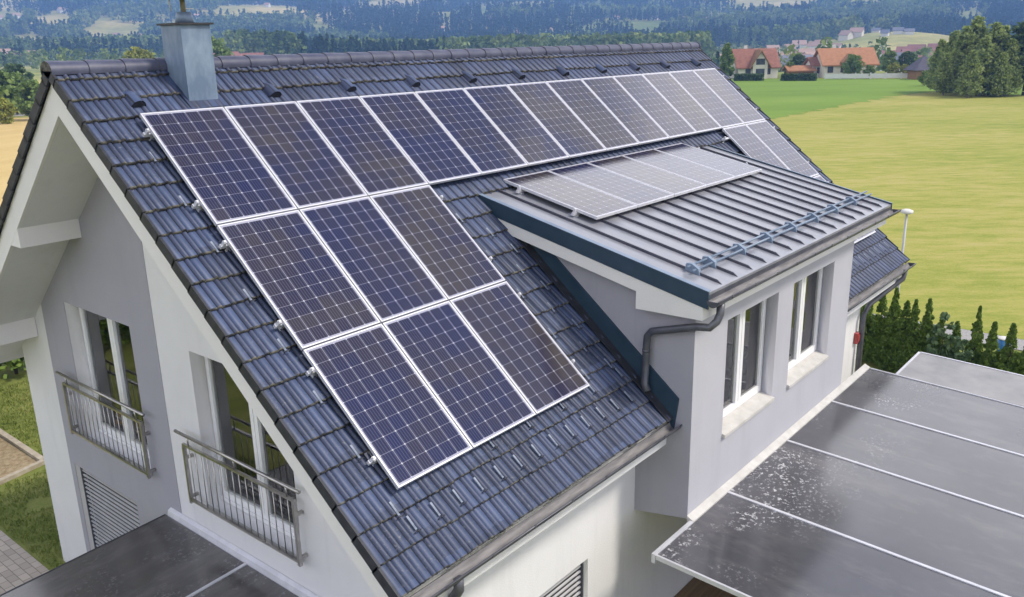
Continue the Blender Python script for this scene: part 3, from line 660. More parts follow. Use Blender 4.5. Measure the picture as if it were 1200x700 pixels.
railing(1.42, 3.72, 'steel railing before the window in the grey panel')
railing(-1.86, 0.40, 'steel railing before the window in the white wall')

# bay -----------------------------------------------------------------------
BX0, BX1, BY = 4.02, 9.36, -4.53
T = 0.2243; nd = Vector((0, -math.sin(T), math.cos(T))); dD = nd.dot(Vector((0, -1.236, -1.195)))-0.105
def zd(Y_): return (dD + math.sin(T)*Y_)/math.cos(T)          # metal roof surface
def fb(u, v, w): return (u, BY+w, v)
bay = part(plate('dormer', [(BX0, -5.12), (BX1, -5.12), (BX1, zd(BY)-0.20), (BX0, zd(BY)-0.20)], [rect(4.87, 6.42, -4.30, -2.735), rect(6.95, 8.53, -4.30, -2.735)], fb, 0.25, M['bay_render']))
for x0 in (BX0, BX1-0.25):
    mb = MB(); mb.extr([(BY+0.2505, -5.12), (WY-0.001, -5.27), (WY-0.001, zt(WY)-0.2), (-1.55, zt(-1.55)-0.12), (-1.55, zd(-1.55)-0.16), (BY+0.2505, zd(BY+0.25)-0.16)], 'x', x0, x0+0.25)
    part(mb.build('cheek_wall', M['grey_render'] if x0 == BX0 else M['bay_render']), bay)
mb = MB(); mb.extr([(BY+0.251, -5.12), (WY-0.001, -5.27), (WY-0.001, -5.10), (BY+0.251, -4.95)], 'x', BX0+0.2505, BX1-0.2505); part(mb.build('bay_floor', M['white_render']), bay)
mb = MB(); mb.box(BX0+0.2505, BX1-0.2505, WY+0.0, WY+0.02, -4.9, -2.7); part(mb.build('bay_back', M['room']), bay)
bay_window(4.87, 6.42, 'white casement window of the bay nearer the downpipe'); bay_window(6.95, 8.53, 'white casement window of the bay farther from the downpipe')
RX0, RX1, EY = 3.86, 10.35, -4.755
def dquad(y0, y1, t0, t1): return [(y0, zd(y0)+t0), (y1, zd(y1)+t0), (y1, zd(y1)+t1), (y0, zd(y0)+t1)]
mb = MB(); mb.extr(dquad(EY, -1.28, -0.03, 0.0), 'x', RX0, RX1); mroof = part(mb.build('metal_roof', M['metal_roof']), bay)
mb = MB()
x = 4.23-0.41+0.02; k = 0
while x < RX1:
    if x > RX0+0.1: mb.extr([(EY+0.03, zd(EY+0.03)+0.001), (EY+0.09, zd(EY+0.09)+0.034), (-1.36, zd(-1.36)+0.034), (-1.34, zd(-1.34)+0.001)], 'x', x-0.007, x+0.007)
    x += 0.41
part(mb.build('standing_seam', M['seam']), bay)
for x0, x1 in ((RX0-0.026, RX0-0.001), (RX1+0.001, RX1+0.026)):
    mb = MB(); mb.extr(dquad(EY-0.012, -1.36, -0.185, 0.022), 'x', x0, x1); part(mb.build('verge_flashing', M['petrol']), bay)
    mb = MB(); mb.extr(dquad(EY-0.012, -1.36, 0.024, 0.030), 'x', x0-0.004, x1+0.045 if x0 < 5 else x1+0.004); part(mb.build('verge_cap', M['bluesteel']), bay)
for x0, x1 in ((RX0-0.012, BX0-0.006), (BX1+0.002, RX1+0.012)):
    mb = MB(); mb.extr([(-1.62, zd(-1.62)-0.187), (-1.74, zd(-1.74)-0.35), (-3.82, zd(-3.82)-0.345), (-3.82, -2.455), (-4.70, -2.44), (-4.70, zd(-4.70)-0.187)], 'x', x0, x1); part(mb.build('eave_box', M['warm_render']), bay)
mb = MB(); mb.extr([(-4.70, -2.44), (-4.53-0.002, -2.443), (-4.53-0.002, zd(-4.53)-0.035), (-4.70, zd(-4.70)-0.035)], 'x', BX0-0.001, BX1+0.001); part(mb.build('eave_board', M['warm_render']), bay)
gutter(RX0-0.03, RX1+0.08, EY-0.07, zd(EY)-0.085, 0.072, 'bay_gutter', bay)
mb = MB(); mb.box(RX0, RX1, EY-0.004, EY+0.03, zd(EY)-0.09, zd(EY)-0.032); part(mb.build('drip_edge', M['gutter']), bay)
# snow guard: two tubes in a row of brackets
mb = MB()
ys = -4.32
for off, hh in ((0.0, 0.075), (-0.075, 0.055)):
    mb.tube([(RX0+0.30, ys+off, zd(ys+off)+hh), (RX1+0.05, ys+off, zd(ys+off)+hh)], 0.0155, 10)
sg = part(mb.build('snow_guard', M['bluesteel']), bay)
x = 4.25
while x < RX1:
    mb = MB(); mb.extr([(ys+0.07, zd(ys+0.07)+0.002), (ys+0.05, zd(ys+0.05)+0.09), (ys-0.02, zd(ys)+0.105), (ys-0.11, zd(ys-0.11)+0.075), (ys-0.13, zd(ys-0.13)+0.002)], 'x', x-0.028, x+0.028)
    part(mb.build('guard_bracket', M['bluesteel']), bay); x += 0.82 if x > 4.5 else 0.41
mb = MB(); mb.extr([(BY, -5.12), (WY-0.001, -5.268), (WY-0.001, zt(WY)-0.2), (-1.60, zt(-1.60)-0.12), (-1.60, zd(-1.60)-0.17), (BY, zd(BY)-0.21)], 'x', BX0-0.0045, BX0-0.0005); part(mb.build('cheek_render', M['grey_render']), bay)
# cheek flashing on the tiles
def flash(x0, x1):
    mb = MB()
    a0, a1 = -1.62, -4.36
    g0, g1 = zt(0)+0.26-(zd(0)-0.05), (zt(-1)-zt(0))-(zd(-1)-zd(0))
    ym = g0/g1                                                    # where the upstand meets the underside of the metal roof
    mb.extr([(a0, zt(a0)-0.05), (a0, zd(a0)-0.05), (ym, zd(ym)-0.05), (a1, zt(a1)+0.36), (a1+0.055, zt(a1)-0.06)], 'x', x0, x1); return mb
part(flash(BX0-0.022, BX0-0.006).build('flashing', M['petrol']), bay)
part(flash(BX1+0.001, BX1+0.018).build('flashing', M['petrol']), bay)
mb = MB(); mb.extr([(-1.45, zt(-1.45)+0.034), (-4.30, zt(-4.30)+0.034), (-4.30, zt(-4.30)+0.046), (-1.45, zt(-1.45)+0.046)], 'x', BX0-0.16, BX0-0.02); part(mb.build('flashing', M['dark']), bay)
# bay downpipe: out of the gutter, back along the cheek, down onto the tiles
xg, yg, zg = RX0+0.18, EY-0.07, zd(EY)-0.15
mb = MB(); pts = [(xg, yg, zg), (xg, yg, zg-0.13), (xg-0.05, yg+0.015, zg-0.21), (xg-0.13, yg+0.06, zg-0.27), (3.935, -4.60, zg-0.30), (3.93, -4.10, -2.70), (3.93, -4.00, -2.73), (3.93, -3.945, -2.80), (3.93, -3.935, -2.92), (3.93, -3.92, zt(-3.92)+0.10), (3.90, -3.98, zt(-3.98)+0.07)]
mb.tube(pts, 0.047, 14)
for z_ in (-2.97,): mb.tube([(3.93, -3.932, z_), (3.93, -3.932, z_-0.03)], 0.052, 14)
part(mb.build('bay_downpipe', M['gutter']), bay)

# chimney ---------------------------------------------------------------------
mb = MB(); mb.extr([(0.24, zt(0.24)-0.2), (0.66, zt(0.66)-0.2), (0.66, 0.90), (0.24, 0.90)], 'x', 0.74, 1.11); ch = P(mb, 'chimney', M['chimney'])
mb = MB(); mb.box(0.71, 1.14, 0.205, 0.69, 0.901, 0.922); part(mb.build('cap', M['dark']), ch)
mb = MB(); mb.tube([(0.925, 0.45, 0.929), (0.925, 0.45, 0.985), (0.925, 0.45, 1.04)], [0.105, 0.095, 0.085], 16); part(mb.build('flue_collar', M['chimney']), ch)
mb = MB(); mb.tube([(0.925, 0.45, 1.041), (0.925, 0.45, 1.20)], 0.028, 12); part(mb.build('flue_post', M['brass']), ch)
mb = MB(); mb.tube([(0.80, 0.50, 1.05), (0.79, 0.50, 1.20)], 0.008, 6); mb.box(0.93, 1.05, 0.44, 0.46, 1.075, 1.085); part(mb.build('flue_strut', M['alu']), ch)
mb = MB(); mb.tube([(0.925, 0.45, 1.195), (0.925, 0.45, 1.215), (0.925, 0.45, 1.27)], [0.29, 0.285, 0.05], 24); part(mb.build('cowl', M['dark']), ch)
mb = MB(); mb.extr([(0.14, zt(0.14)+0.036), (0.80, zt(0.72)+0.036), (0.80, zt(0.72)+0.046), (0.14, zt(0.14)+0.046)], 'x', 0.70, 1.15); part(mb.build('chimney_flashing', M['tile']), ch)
# small red alarm box on the far end of the eave wall
mb = MB(); mb.box(12.28, 12.44, WY-0.07, WY-0.001, -5.34, -5.12); mb.box(12.31, 12.41, WY-0.085, WY-0.071, -5.30, -5.16); P(mb, 'alarm_box', M['red'])

# ================================================================== SOLAR PANELS
def make_panel():
    e = empty('solar_panel')
    mb = MB(); fw = 0.0145; t_ = 0.038
    mb.box(0, PW, 0, fw, -t_, 0); mb.box(0, PW, PH-fw, PH, -t_, 0); mb.box(0, fw, fw, PH-fw, -t_, 0); mb.box(PW-fw, PW, fw, PH-fw, -t_, 0)
    mb.build('frame', M['alu'], e)
    mb = MB(); mb.box(fw, PW-fw, fw, PH-fw, -0.030, -0.0025); mb.build('cell_glass', M['cells'], e)
    return e
proto = make_panel(); first = [True]
def place_panel(p0, rot, label, group):
    o = proto if first[0] else dup(proto); first[0] = False
    o.location = p0; o.rotation_euler = rot; tag(o, label, 'solar panel', group)
    return o
UP_, VP_ = 1.01, 1.6404
ORD = ['first', 'second', 'third', 'fourth', 'fifth', 'sixth', 'seventh', 'eighth', 'ninth', 'tenth', 'eleventh', 'twelfth', 'thirteenth']
def pan(u, v, label):
    p_ = Vector((u*UP_+0.009, -((v+1)*VP_-0.009)*CA, -((v+1)*VP_-0.009)*SA))
    place_panel(p_, (A, 0, 0), label, 'solar panels on the tiled roof')
for u in range(13):
    extra = {0: 'leftmost solar panel of the long top row, just below the chimney', 12: 'farthest solar panel of the long top row, at the far roof edge'}
    pan(u, 0, extra.get(u, '%s solar panel from the chimney end in the long top row' % ORD[u]))
for v, nm in ((1, 'middle row of the near array'), (2, 'bottom row of the near array')):
    for u, w_ in ((0, 'left'), (1, 'centre'), (2, 'right')): pan(u, v, '%s solar panel in the %s, above the tiled eave' % (w_, nm))
for v, nm in ((1, 'upper'), (2, 'lower')):
    for u, w_ in ((11, 'left'), (12, 'right')): pan(u, v, '%s %s solar panel of the four beyond the metal bay roof' % (nm, w_))
pd = Vector((4.475, -1.236, -1.195)); ddir = Vector((0, -math.cos(T), -math.sin(T)))
for k in range(5):
    p_ = pd + Vector((k*UP_+0.009, 0, 0)) + ddir*(PH+0.005)
    nm = ['first solar panel on the metal bay roof, nearest the snow guard start', 'second solar panel on the metal bay roof, reflecting pale sky', 'middle solar panel of five on the metal bay roof', 'fourth solar panel on the metal bay roof, washed pale by the sky', 'last solar panel on the metal bay roof, farthest along']
    place_panel(p_, (T, 0, 0), nm[k], 'solar panels on the metal bay roof')
# mounting rails, their ends showing past the panels
def rail(x0, x1, v, label, metal=False):
    if not metal:
        c = rp(0, v*VP_, -0.041); ax = (A, 0, 0)
    else:
        c = pd + ddir*v - nd*0.041; ax = (T, 0, 0)
    e = empty('mounting_rail', (x0, c.y, c.z), ax, label=label, cat='mounting rail', group='mounting rails under the solar panels')
    L_ = x1-x0; dep = 0.085 if not metal else 0.062
    mb = MB(); mb.box(0, L_, -0.018, 0.018, -0.040, 0); mb.build('rail_profile', M['alu'], e)
    for xx in (0.035, L_-0.035):
        mb = MB(); mb.box(xx-0.016, xx+0.016, -0.018, 0.018, 0.001, 0.044); mb.box(xx-0.012, xx+0.012, -0.012, 0.012, 0.047, 0.056); mb.build('end_clamp', M['alu'], e)
    n = max(2, int(L_/1.2)+1)
    for k in range(n):
        xx = 0.10+(L_-0.2)*k/(n-1); mb = MB(); mb.box(xx-0.02, xx+0.02, -0.02, 0.02, -dep, -0.0425); mb.box(xx-0.03, xx+0.03, -0.03, 0.12, -dep-0.006, -dep+0.002); mb.build('roof_hook', M['alu'], e)
for v, w_ in ((0.16, 'upper'), (0.80, 'lower')):
    rail(-0.07, 13.2, v, '%s aluminium rail under the long top row of panels' % w_)
    rail(-0.07, 3.1, 1+v-0.02, '%s aluminium rail under the middle row of the near array' % w_)
    rail(-0.07, 3.1, 2+v-0.02, '%s aluminium rail under the bottom row of the near array' % w_)
    rail(10.86 if v < .5 else 11.04, 13.2, 1+v-0.02, '%s aluminium rail under the upper pair beyond the metal bay roof' % w_)
    rail(11.04, 13.2, 2+v-0.02, '%s aluminium rail under the lower pair beyond the metal bay roof' % w_)
rail(4.40, 9.60, 0.34, 'upper aluminium rail under the panels on the metal bay roof', True)
rail(4.40, 9.60, 1.30, 'lower aluminium rail under the panels on the metal bay roof', True)

# ================================================================== TERRACE ROOFS
tr = empty('terrace_roof', (7.0, -7.0, GZ), label='long smoked glass terrace roof with white bars below the bay windows', cat='terrace roof')
TI = Matrix.Translation((-7.0, 7.0, -GZ))
def tp(mb, name, mat, parent): o = mb.build(name, mat); o.parent = parent; o.matrix_parent_inverse = TI if parent is tr else TI2; return o
SL = math.tan(rad(2.6)); BY0 = -4.585; Z0 = -5.135; YF = -11.2
def tz(Y_): return Z0 + (Y_-BY0)*SL
bars = [3.10, 4.95, 6.88, 8.70, 10.56]
for i in range(4):
    mb = MB(); mb.extr([(YF, tz(YF)), (BY0-0.04, tz(BY0-0.04)), (BY0-0.04, tz(BY0-0.04)-0.016), (YF, tz(YF)-0.016)], 'x', bars[i]+0.012, bars[i+1]-0.012); tp(mb, 'glass_pane', M['canopy'], tr)
for i, x in enumerate(bars):
    w_ = 0.022 if 0 < i < 4 else 0.014
    dp = 0.10 if i else 0.045
    mb = MB(); mb.extr([(YF, tz(YF)-dp), (BY0-0.045, tz(BY0)-dp), (BY0-0.045, tz(BY0)+0.012), (YF, tz(YF)+0.012)], 'x', x-w_, x+w_)
    tp(mb, 'glazing_bar', M['alu'], tr)
mb = MB(); mb.extr([(BY-0.002, Z0+0.065), (BY-0.002, Z0-0.06), (BY0-0.04, Z0-0.06), (BY0-0.04, Z0+0.018)], 'x', BX0-0.02, 10.58); tp(mb, 'wall_flashing', M['sill'], tr)
mb = MB(); mb.box(3.08, BX0-0.021, BY0-0.04, BY0+0.01, Z0-0.10, Z0+0.016); tp(mb, 'edge_profile', M['alu'], tr)
for x in (3.2, 6.88, 10.4):
    mb = MB(); mb.box(x-0.06, x+0.06, YF+0.05, YF+0.17, GZ, tz(YF)-0.1); tp(mb, 'post', M['alu'], tr)
mb = MB(); mb.box(3.08, 10.58, YF-0.08, YF-0.005, tz(YF)-0.14, tz(YF)+0.01); tp(mb, 'gutter', M['alu'], tr)

tr2 = empty('terrace_roof', (11.4, -7.0, GZ), label='pale grey lean-to roof sheet beside the thuja hedge', cat='terrace roof')
TI2 = Matrix.Translation((-11.4, 7.0, -GZ))
mb = MB(); mb.extr([(YF, -5.40), (-5.10, -5.16), (-5.10, -5.19), (YF, -5.43)], 'x', 10.60, 12.0); tp(mb, 'roof_sheet', M['canopy_pale'], tr2)
mb = MB(); mb.box(10.60, 12.0, -5.099, -5.06, -5.23, -5.145); mb.extr([(YF, -5.46), (-5.10, -5.22), (-5.10, -5.15), (YF, -5.39)], 'x', 12.001, 12.04); tp(mb, 'edge_profile', M['alu'], tr2)
for y_ in (-5.25, -10.9):
    mb = MB(); mb.box(11.86, 11.98, y_-0.06, y_+0.06, GZ, -5.2 if y_ > -6 else -5.44); tp(mb, 'post', M['alu'], tr2)

tr3 = empty('terrace_roof', (-2.0, -1.5, GZ), label='dark dusty glass terrace roof against the gable under the steel railings', cat='terrace roof')
TI2 = Matrix.Translation((2.0, 1.5, -GZ))
SX = math.tan(rad(2.5)); ZL = -5.35
def tzx(X_): return ZL + (X_-0.2)*SX
XF = -5.6; ybars = [1.21, -0.66, -2.55, -4.4]
for i in range(3):
    mb = MB(); mb.extr([(XF, tzx(XF)), (0.20, tzx(0.20)), (0.20, tzx(0.20)-0.016), (XF, tzx(XF)-0.016)], 'y', ybars[i+1]+0.012, ybars[i]-0.012); tp(mb, 'glass_pane', M['canopy_front'], tr3)
for i, y_ in enumerate(ybars):
    mb = MB(); mb.extr([(XF, tzx(XF)-0.10), (0.195, tzx(0.2)-0.10), (0.195, tzx(0.2)+(0.012 if i else 0.004)), (XF, tzx(XF)+(0.012 if i else 0.004))], 'y', y_-(0.022 if i else 0.012), y_+(0.022 if i else 0.010)); tp(mb, 'glazing_bar', M['alu'] if i else M['dark'], tr3)
mb = MB(); mb.extr([(0.201, ZL-0.08), (0.262, ZL-0.08), (0.262, ZL+0.10), (0.215, ZL+0.075), (0.201, ZL+0.012)], 'y', -4.42, 1.16); tp(mb, 'wall_flashing', M['alu'], tr3)
for y_ in (1.12, -4.3):
    mb = MB(); mb.box(XF+0.05, XF+0.17, y_-0.06, y_+0.06, GZ, tzx(XF)-0.1); tp(mb, 'post', M['alu'], tr3)

# ================================================================== PLANTS
def leaf_quads(c, size, flat=0.0, seed=0, aspect=0.75):
    """one small quad per centre, randomly turned"""
    r = np.random.default_rng(seed); n = len(c)
    a = r.normal(size=(n, 3)); a /= np.linalg.norm(a, axis=1)[:, None]
    b = r.normal(size=(n, 3)); b -= a*(a*b).sum(1)[:, None]; b /= np.linalg.norm(b, axis=1)[:, None]
    s = np.asarray(size)*r.uniform(0.6, 1.3, n); a = a*s[:, None]*0.5; b = b*s[:, None]*0.5*aspect
    v = np.stack([c-a-b, c+a-b, c+a+b, c-a+b], 1).reshape(-1, 3)
    return v, np.arange(4*n).reshape(n, 4)
def crown_pts(n_clump, per, H0, H, R, seed, shape='round', cl=0.32):
    r = np.random.default_rng(seed); P_ = []
    for _ in range(n_clump):
        t_ = r.uniform(0, 1)
        if shape == 'round': prof = math.sin(math.pi*min(max(0.06+0.9*t_, 0), 1))**0.6
        elif shape == 'cone': prof = (1-t_)**0.8*0.98+0.03
        elif shape == 'column': prof = (min(1, (1-t_)*1.25))**1.0*(0.8+0.2*min(1, t_*6))+0.02
        elif shape == 'birch': prof = (math.sin(math.pi*(0.10+0.88*t_**0.72))**0.8)*(1.02-0.50*t_)
        else: prof = (math.sin(math.pi*(0.12+0.86*t_**0.9))**0.7)*(1.0-0.35*t_)
        a_ = r.uniform(0, 6.283); q = r.uniform(0.25, 1)**0.5*R*prof*r.uniform(0.75, 1.12)
        c = np.array([q*math.cos(a_), q*math.sin(a_), H0+(H-H0)*t_])
        sp = R*cl*r.uniform(0.6, 1.25)*((0.35+0.65*prof) if shape != 'column' else (0.12+0.8*prof))
        P_.append(c + np.clip(r.normal(size=(per, 3)), -2, 2)*np.array([sp, sp, sp*0.75])*0.55)
    P_ = np.concatenate(P_); P_[:, 2] = np.maximum(P_[:, 2], H0*0.6+0.02)
    return P_
def make_tree(name, H, R, H0, trunk_r, leafm, barkm, n_clump, per, leaf, seed, shape='round', limbs=7):
    e = empty(name); r = random.Random(seed)
    mb = MB(); top = H*0.86; pts = []; rs = []
    for i in range(6):
        t_ = i/5; pts.append((r.uniform(-.03, .03)*H*t_, r.uniform(-.03, .03)*H*t_, -0.15+(top+0.15)*t_)); rs.append(max(trunk_r*(1-0.88*t_), trunk_r*0.1))
    mb.tube(pts, rs, 8)
    for k in range(limbs):
        t_ = r.uniform(0.3, 0.85); z0 = top*t_; a_ = r.uniform(0, 6.28); L_ = R*r.uniform(0.5, 0.85)*(1.1-0.6*t_)
        p0 = Vector((0, 0, z0)); p1 = p0+Vector((math.cos(a_)*L_*0.5, math.sin(a_)*L_*0.5, L_*0.3)); p2 = p0+Vector((math.cos(a_)*L_, math.sin(a_)*L_, L_*0.75))
        mb.tube([p0, p1, p2], [trunk_r*0.38*(1.1-t_), trunk_r*0.22*(1.1-t_), 0.012], 5)
    mb.build('trunk', barkm, e)
    c = crown_pts(n_clump, per, H0, H, R, seed, shape); v, f = leaf_quads(c, leaf, seed=seed+1)
    numesh('crown', v, f, leafm, e)
    return e
def put(t, loc, rz=0, s=1.0, sz=None, label=None, cat=None, group=None):
    t.location = loc; t.rotation_euler = (0, 0, rz); t.scale = (s, s, sz or s); tag(t, label, cat, group); return t

# thuja row beyond the lean-to roof
th = [make_tree('thuja', 1.8, 0.34, 0.05, 0.04, M['leaf_thuja'], M['trunk'], 170, 46, 0.055, 60+i, 'column', 3) for i in range(3)]
TH = [(18.28, -1.85, 1.95), (18.13, -2.22, 1.83), (17.99, -2.63, 1.70), (17.87, -2.98, 1.87), (17.76, -3.30, 1.66), (17.68, -3.52, 1.74), (17.56, -3.86, 1.82), (17.44, -4.22, 1.55),
      (17.33, -4.58, 1.50), (17.18, -5.05, 1.92), (17.03, -5.43, 1.70), (16.90, -5.83, 1.76), (16.78, -6.22, 1.70), (16.66, -6.65, 1.75)]
names = ['thuja at the house end of the hedge, nearest the white wall', 'second thuja from the white wall in the hedge', 'third thuja from the white wall, a little short', 'fourth thuja from the white wall, tall and pointed, before the lamp post', 'fifth thuja from the white wall, short twin of its neighbour', 'sixth thuja from the white wall, slim twin of its neighbour', 'seventh thuja from the white wall, standing alone with a sharp tip', 'eighth thuja, low and half hidden by grey-green shrubs', 'ninth thuja, low and behind the grey-green shrubs', 'thin dark thuja tip rising behind the grey-green shrub', 'thuja just past the grey-green shrubs', 'thuja beside the small blue box', 'second last thuja at the right end of the hedge', 'last thuja at the right end of the hedge']
for i, (x, y, h) in enumerate(TH):
    t = th[i % 3] if i < 3 else dup(th[i % 3])
    put(t, (x, y, GZ), R_.uniform(0, 6), R_.uniform(0.80, 1.02), h/1.8*1.16, names[i], 'thuja', 'thujas in the hedge row')
sb = make_tree('shrub', 1.9, 0.55, 0.1, 0.03, M['leaf_sage'], M['trunk'], 34, 24, 0.10, 91, 'open', 9)
put(sb, (16.75, -4.42, GZ), 0.4, 0.95, 1.05, 'loose grey-green shrub growing in front of the thujas', 'shrub', 'grey-green shrubs by the hedge')
put(dup(sb), (16.55, -4.95, GZ), 2.4, 0.85, 0.80, 'lower grey-green shrub to the right of the tall loose one', 'shrub', 'grey-green shrubs by the hedge')

# garden side: hedge, bed border, plants
mb = MB(); 
hd = empty('hedge', (2.5, 15.6, GZ), label='dense dark green clipped hedge at the back of the lawn', cat='hedge')
r = np.random.default_rng(3); n = 30000
c = np.stack([r.uniform(-9, 9, n), r.normal(0, 0.42, n).clip(-0.8, 0.8), r.uniform(0.05, 1, n)**0.8*2.3], -1); c[:, 2] += np.sin(c[:, 0]*2.3)*0.08
v, f = leaf_quads(c, 0.13, seed=4); numesh('foliage', v, f, M['leaf_thuja'], hd)
mb = MB()
for k in range(19): mb.tube([(-9+k, 0, -0.1), (-9+k+R_.uniform(-.1, .1), 0, 1.8)], [0.05, 0.02], 6)
mb.build('stem', M['trunk'], hd)
for i, (x0, y0, x1, y1) in enumerate(((0.55, 9.20, 1.66, 9.44), (1.66, 9.50, 1.66, 13.2), (-3.2, 9.2, 0.5, 9.2))):
    d = Vector((x1-x0, y1-y0, 0)); L_ = d.length; d.normalize(); nn = Vector((-d.y, d.x, 0))*0.06
    mb = MB(); q = [Vector((x0, y0, 0))-nn, Vector((x1, y1, 0))-nn, Vector((x1, y1, 0))+nn, Vector((x0, y0, 0))+nn]
    mb.extr([(p_.x, p_.y) for p_ in q], 'z', GZ-0.05, GZ+0.09)
    tag(mb.build('border_kerb', M['stone']), ['short pale stone kerb at the front corner of the garden bed', 'long pale stone kerb along the lawn side of the garden bed', 'pale stone kerb along the front of the garden bed'][i], 'kerb')
pl = [make_tree('garden_plant', 0.55, 0.28, 0.03, 0.012, M['leaf_sage' if i else 'leaf_mid'], M['trunk'], 26, 14, 0.07, 130+i, 'round', 6) for i in range(2)]
for i, (x, y, s_, lb) in enumerate(((0.9, 10.9, 1.3, 'leafy green plant in the garden bed nearest its corner'), (0.2, 11.3, 1.1, 'pale green plant in the middle of the garden bed'), (1.1, 12.3, 1.4, 'tall green plant at the back of the garden bed'), (0.35, 10.0, 0.9, 'small pale green plant low at the front of the garden bed'))):
    put(pl[i] if i < 2 else dup(pl[i % 2]), (x, y, GZ+0.02), i*1.3, s_, None, lb, 'plant', 'plants in the garden bed')

# short grass of the lawn beside the house
gn = 60000; gx = NP.uniform(-3.5, 5.5, gn); gy = NP.uniform(3.5, 14.8, gn)
gk = ~((gx > -1.2) & (gx < 0.03)) & ~((gx < 1.75) & (gy > 9.1) & (gy < 13.3)) & ~((gx > 0.2) & (gy < 5.45)) & (hnoise(gx*60, gy*60, 40) > -0.55)
gx, gy = gx[gk], gy[gk]; gn = len(gx); gh = NP.uniform(0.025, 0.075, gn); ga = NP.uniform(0, 6.283, gn); gw = 0.012
tx, ty = NP.normal(0, 0.02, gn), NP.normal(0, 0.02, gn); cx_, cy_ = np.cos(ga)*gw, np.sin(ga)*gw; z0_ = np.full(gn, GZ+0.004)
gv = np.stack([np.stack([gx-cx_, gy-cy_, z0_], -1), np.stack([gx+cx_, gy+cy_, z0_], -1), np.stack([gx+cx_*0.4+tx, gy+cy_*0.4+ty, z0_+gh], -1), np.stack([gx-cx_*0.4+tx, gy-cy_*0.4+ty, z0_+gh], -1)], 1).reshape(-1, 3)
M['blade'] = mat_leaf('grass_blades', [(0.1, (0.10, 0.15, 0.03)), (0.5, (0.20, 0.25, 0.055)), (0.9, (0.34, 0.34, 0.11))], 0.8, 0.3)
tag(numesh('grass', gv, np.arange(4*gn).reshape(gn, 4), M['blade']), kind='stuff')

# tree clump on the meadow
bt = [make_tree('birch_tree', 10.5, 2.95, 0.9, 0.20, M['leaf_birch'], M['birch_bark'], 120, 40, 0.36, 200+i, 'birch', 12) for i in range(3)]
B = [(1098, 108, 0.80), (1112, 109, 0.93), (1124, 111, 1.0), (1136, 110, 1.12), (1147, 113, 0.85), (1158, 112, 1.04), (1168, 110, 0.98), (1178, 113, 0.80), (1105, 112, 0.62), (1134, 115, 0.66), (1170, 114, 0.62)]
bn = ['leftmost tree of the meadow clump, low with branches to the ground', 'second tree from the left of the meadow clump', 'rounded tree in the left half of the meadow clump', 'tallest pointed tree in the left half of the meadow clump', 'lower tree in the gap between the two tallest of the clump', 'tall pointed tree in the right half of the meadow clump', 'tree with a wide top in the right half of the meadow clump', 'low tree at the right end of the birch clump, beside the dark tree', 'small front tree at the left foot of the meadow clump', 'small front tree with a pale trunk at the middle of the clump', 'small front tree at the right foot of the meadow clump']
for i, (px, py, s_) in enumerate(B):
    p_ = at(px, py, GZ); put(bt[i] if i < 3 else dup(bt[i % 3]), p_, i*1.7, s_*0.92, s_*0.86, bn[i], 'tree', 'trees of the meadow clump')
dk = make_tree('broad_tree', 11.5, 3.4, 2.2, 0.28, M['leaf_dark'], M['trunk'], 120, 60, 0.42, 240, 'round', 10)
put(dk, at(1199, 112, GZ), 0, 0.88, 0.82, 'dark green broad tree on a single trunk right of the birch clump', 'tree')

# ================================================================== NEIGHBOURS
def make_house(p, rz, L_, D_, hw, hr, wallm, roofm, label, group=None, over=0.5, windows=3, chim=True, name='neighbour_house', gable=None, small=False):
    e = empty(name, p, (0, 0, rz), label=label, cat='house', group=group)
    mb = MB(); mb.extr([(-D_/2, -1.5), (D_/2, -1.5), (D_/2, hw), (0, hw+hr*0.97), (-D_/2, hw)], 'x', -L_/2, L_/2); mb.build('wall', wallm, e)
    sl_ = hr/(D_/2); o_ = over
    mb = MB(); t_ = 0.22; ye = D_/2+o_; ze = hw-sl_*o_
    mb.extr([(-ye, ze), (0, hw+hr), (ye, ze), (ye, ze+t_), (0, hw+hr+t_*1.2), (-ye, ze+t_)], 'x', -L_/2-o_, L_/2+o_); ro = mb.build('roof', roofm, e)
    if small: return e
    if chim: mb = MB(); mb.box(-L_*0.2-0.3, -L_*0.2+0.3, 0.4, 1.0, hw+hr*0.6, hw+hr+0.9); o = mb.build('chimney', M['far_white'], ro)
    for s_ in (-1, 1):
        for k in range(windows):
            xx = -L_/2 + L_*(k+0.5)/windows; yy = s_*(D_/2+0.01)
            mb = MB(); mb.box(xx-0.55, xx+0.55, yy-0.03, yy+0.03, hw-1.7, hw-0.5); mb.build('window', M['far_glass'], e)
    if gable:
        gw, gh, gx = gable
        mb = MB(); mb.extr([(gx-gw/2, -1.5), (gx+gw/2, -1.5), (gx+gw/2, hw+0.6), (gx, hw+0.6+gh), (gx-gw/2, hw+0.6)], 'y', -D_/2-0.9, 0); mb.build('cross_wing', wallm, e)
        sg_ = gh/(gw/2); mb = MB(); mb.extr([(gx-gw/2-0.7, hw+0.62-sg_*0.7), (gx, hw+0.63+gh), (gx+gw/2+0.7, hw+0.62-sg_*0.7), (gx+gw/2+0.7, hw+0.9-sg_*0.7), (gx, hw+0.95+gh), (gx-gw/2-0.7, hw+0.9-sg_*0.7)], 'y', -D_/2-1.5, 0.6); mb.build('cross_roof', M['wood'], e)
        for zz in (hw-1.7, hw+0.3):
            mb = MB(); mb.box(gx-0.9, gx+0.9, -D_/2-0.94, -D_/2-0.88, zz, zz+1.2); mb.build('window', M['far_glass'], e)
    return e
rz0 = rad(-50)
pA = at(896, 92.5, GZ)
nA = make_house(pA + Vector((3, 4, 0)), rz0, 8.2, 7.4, 2.5, 3.2, M['far_cream'], M['far_red'], 'cream house with a red roof and a steep gabled bay facing the meadow', windows=2, gable=(3.0, 2.3, 0.2), over=0.55)
pB = at(999, 91, GZ)
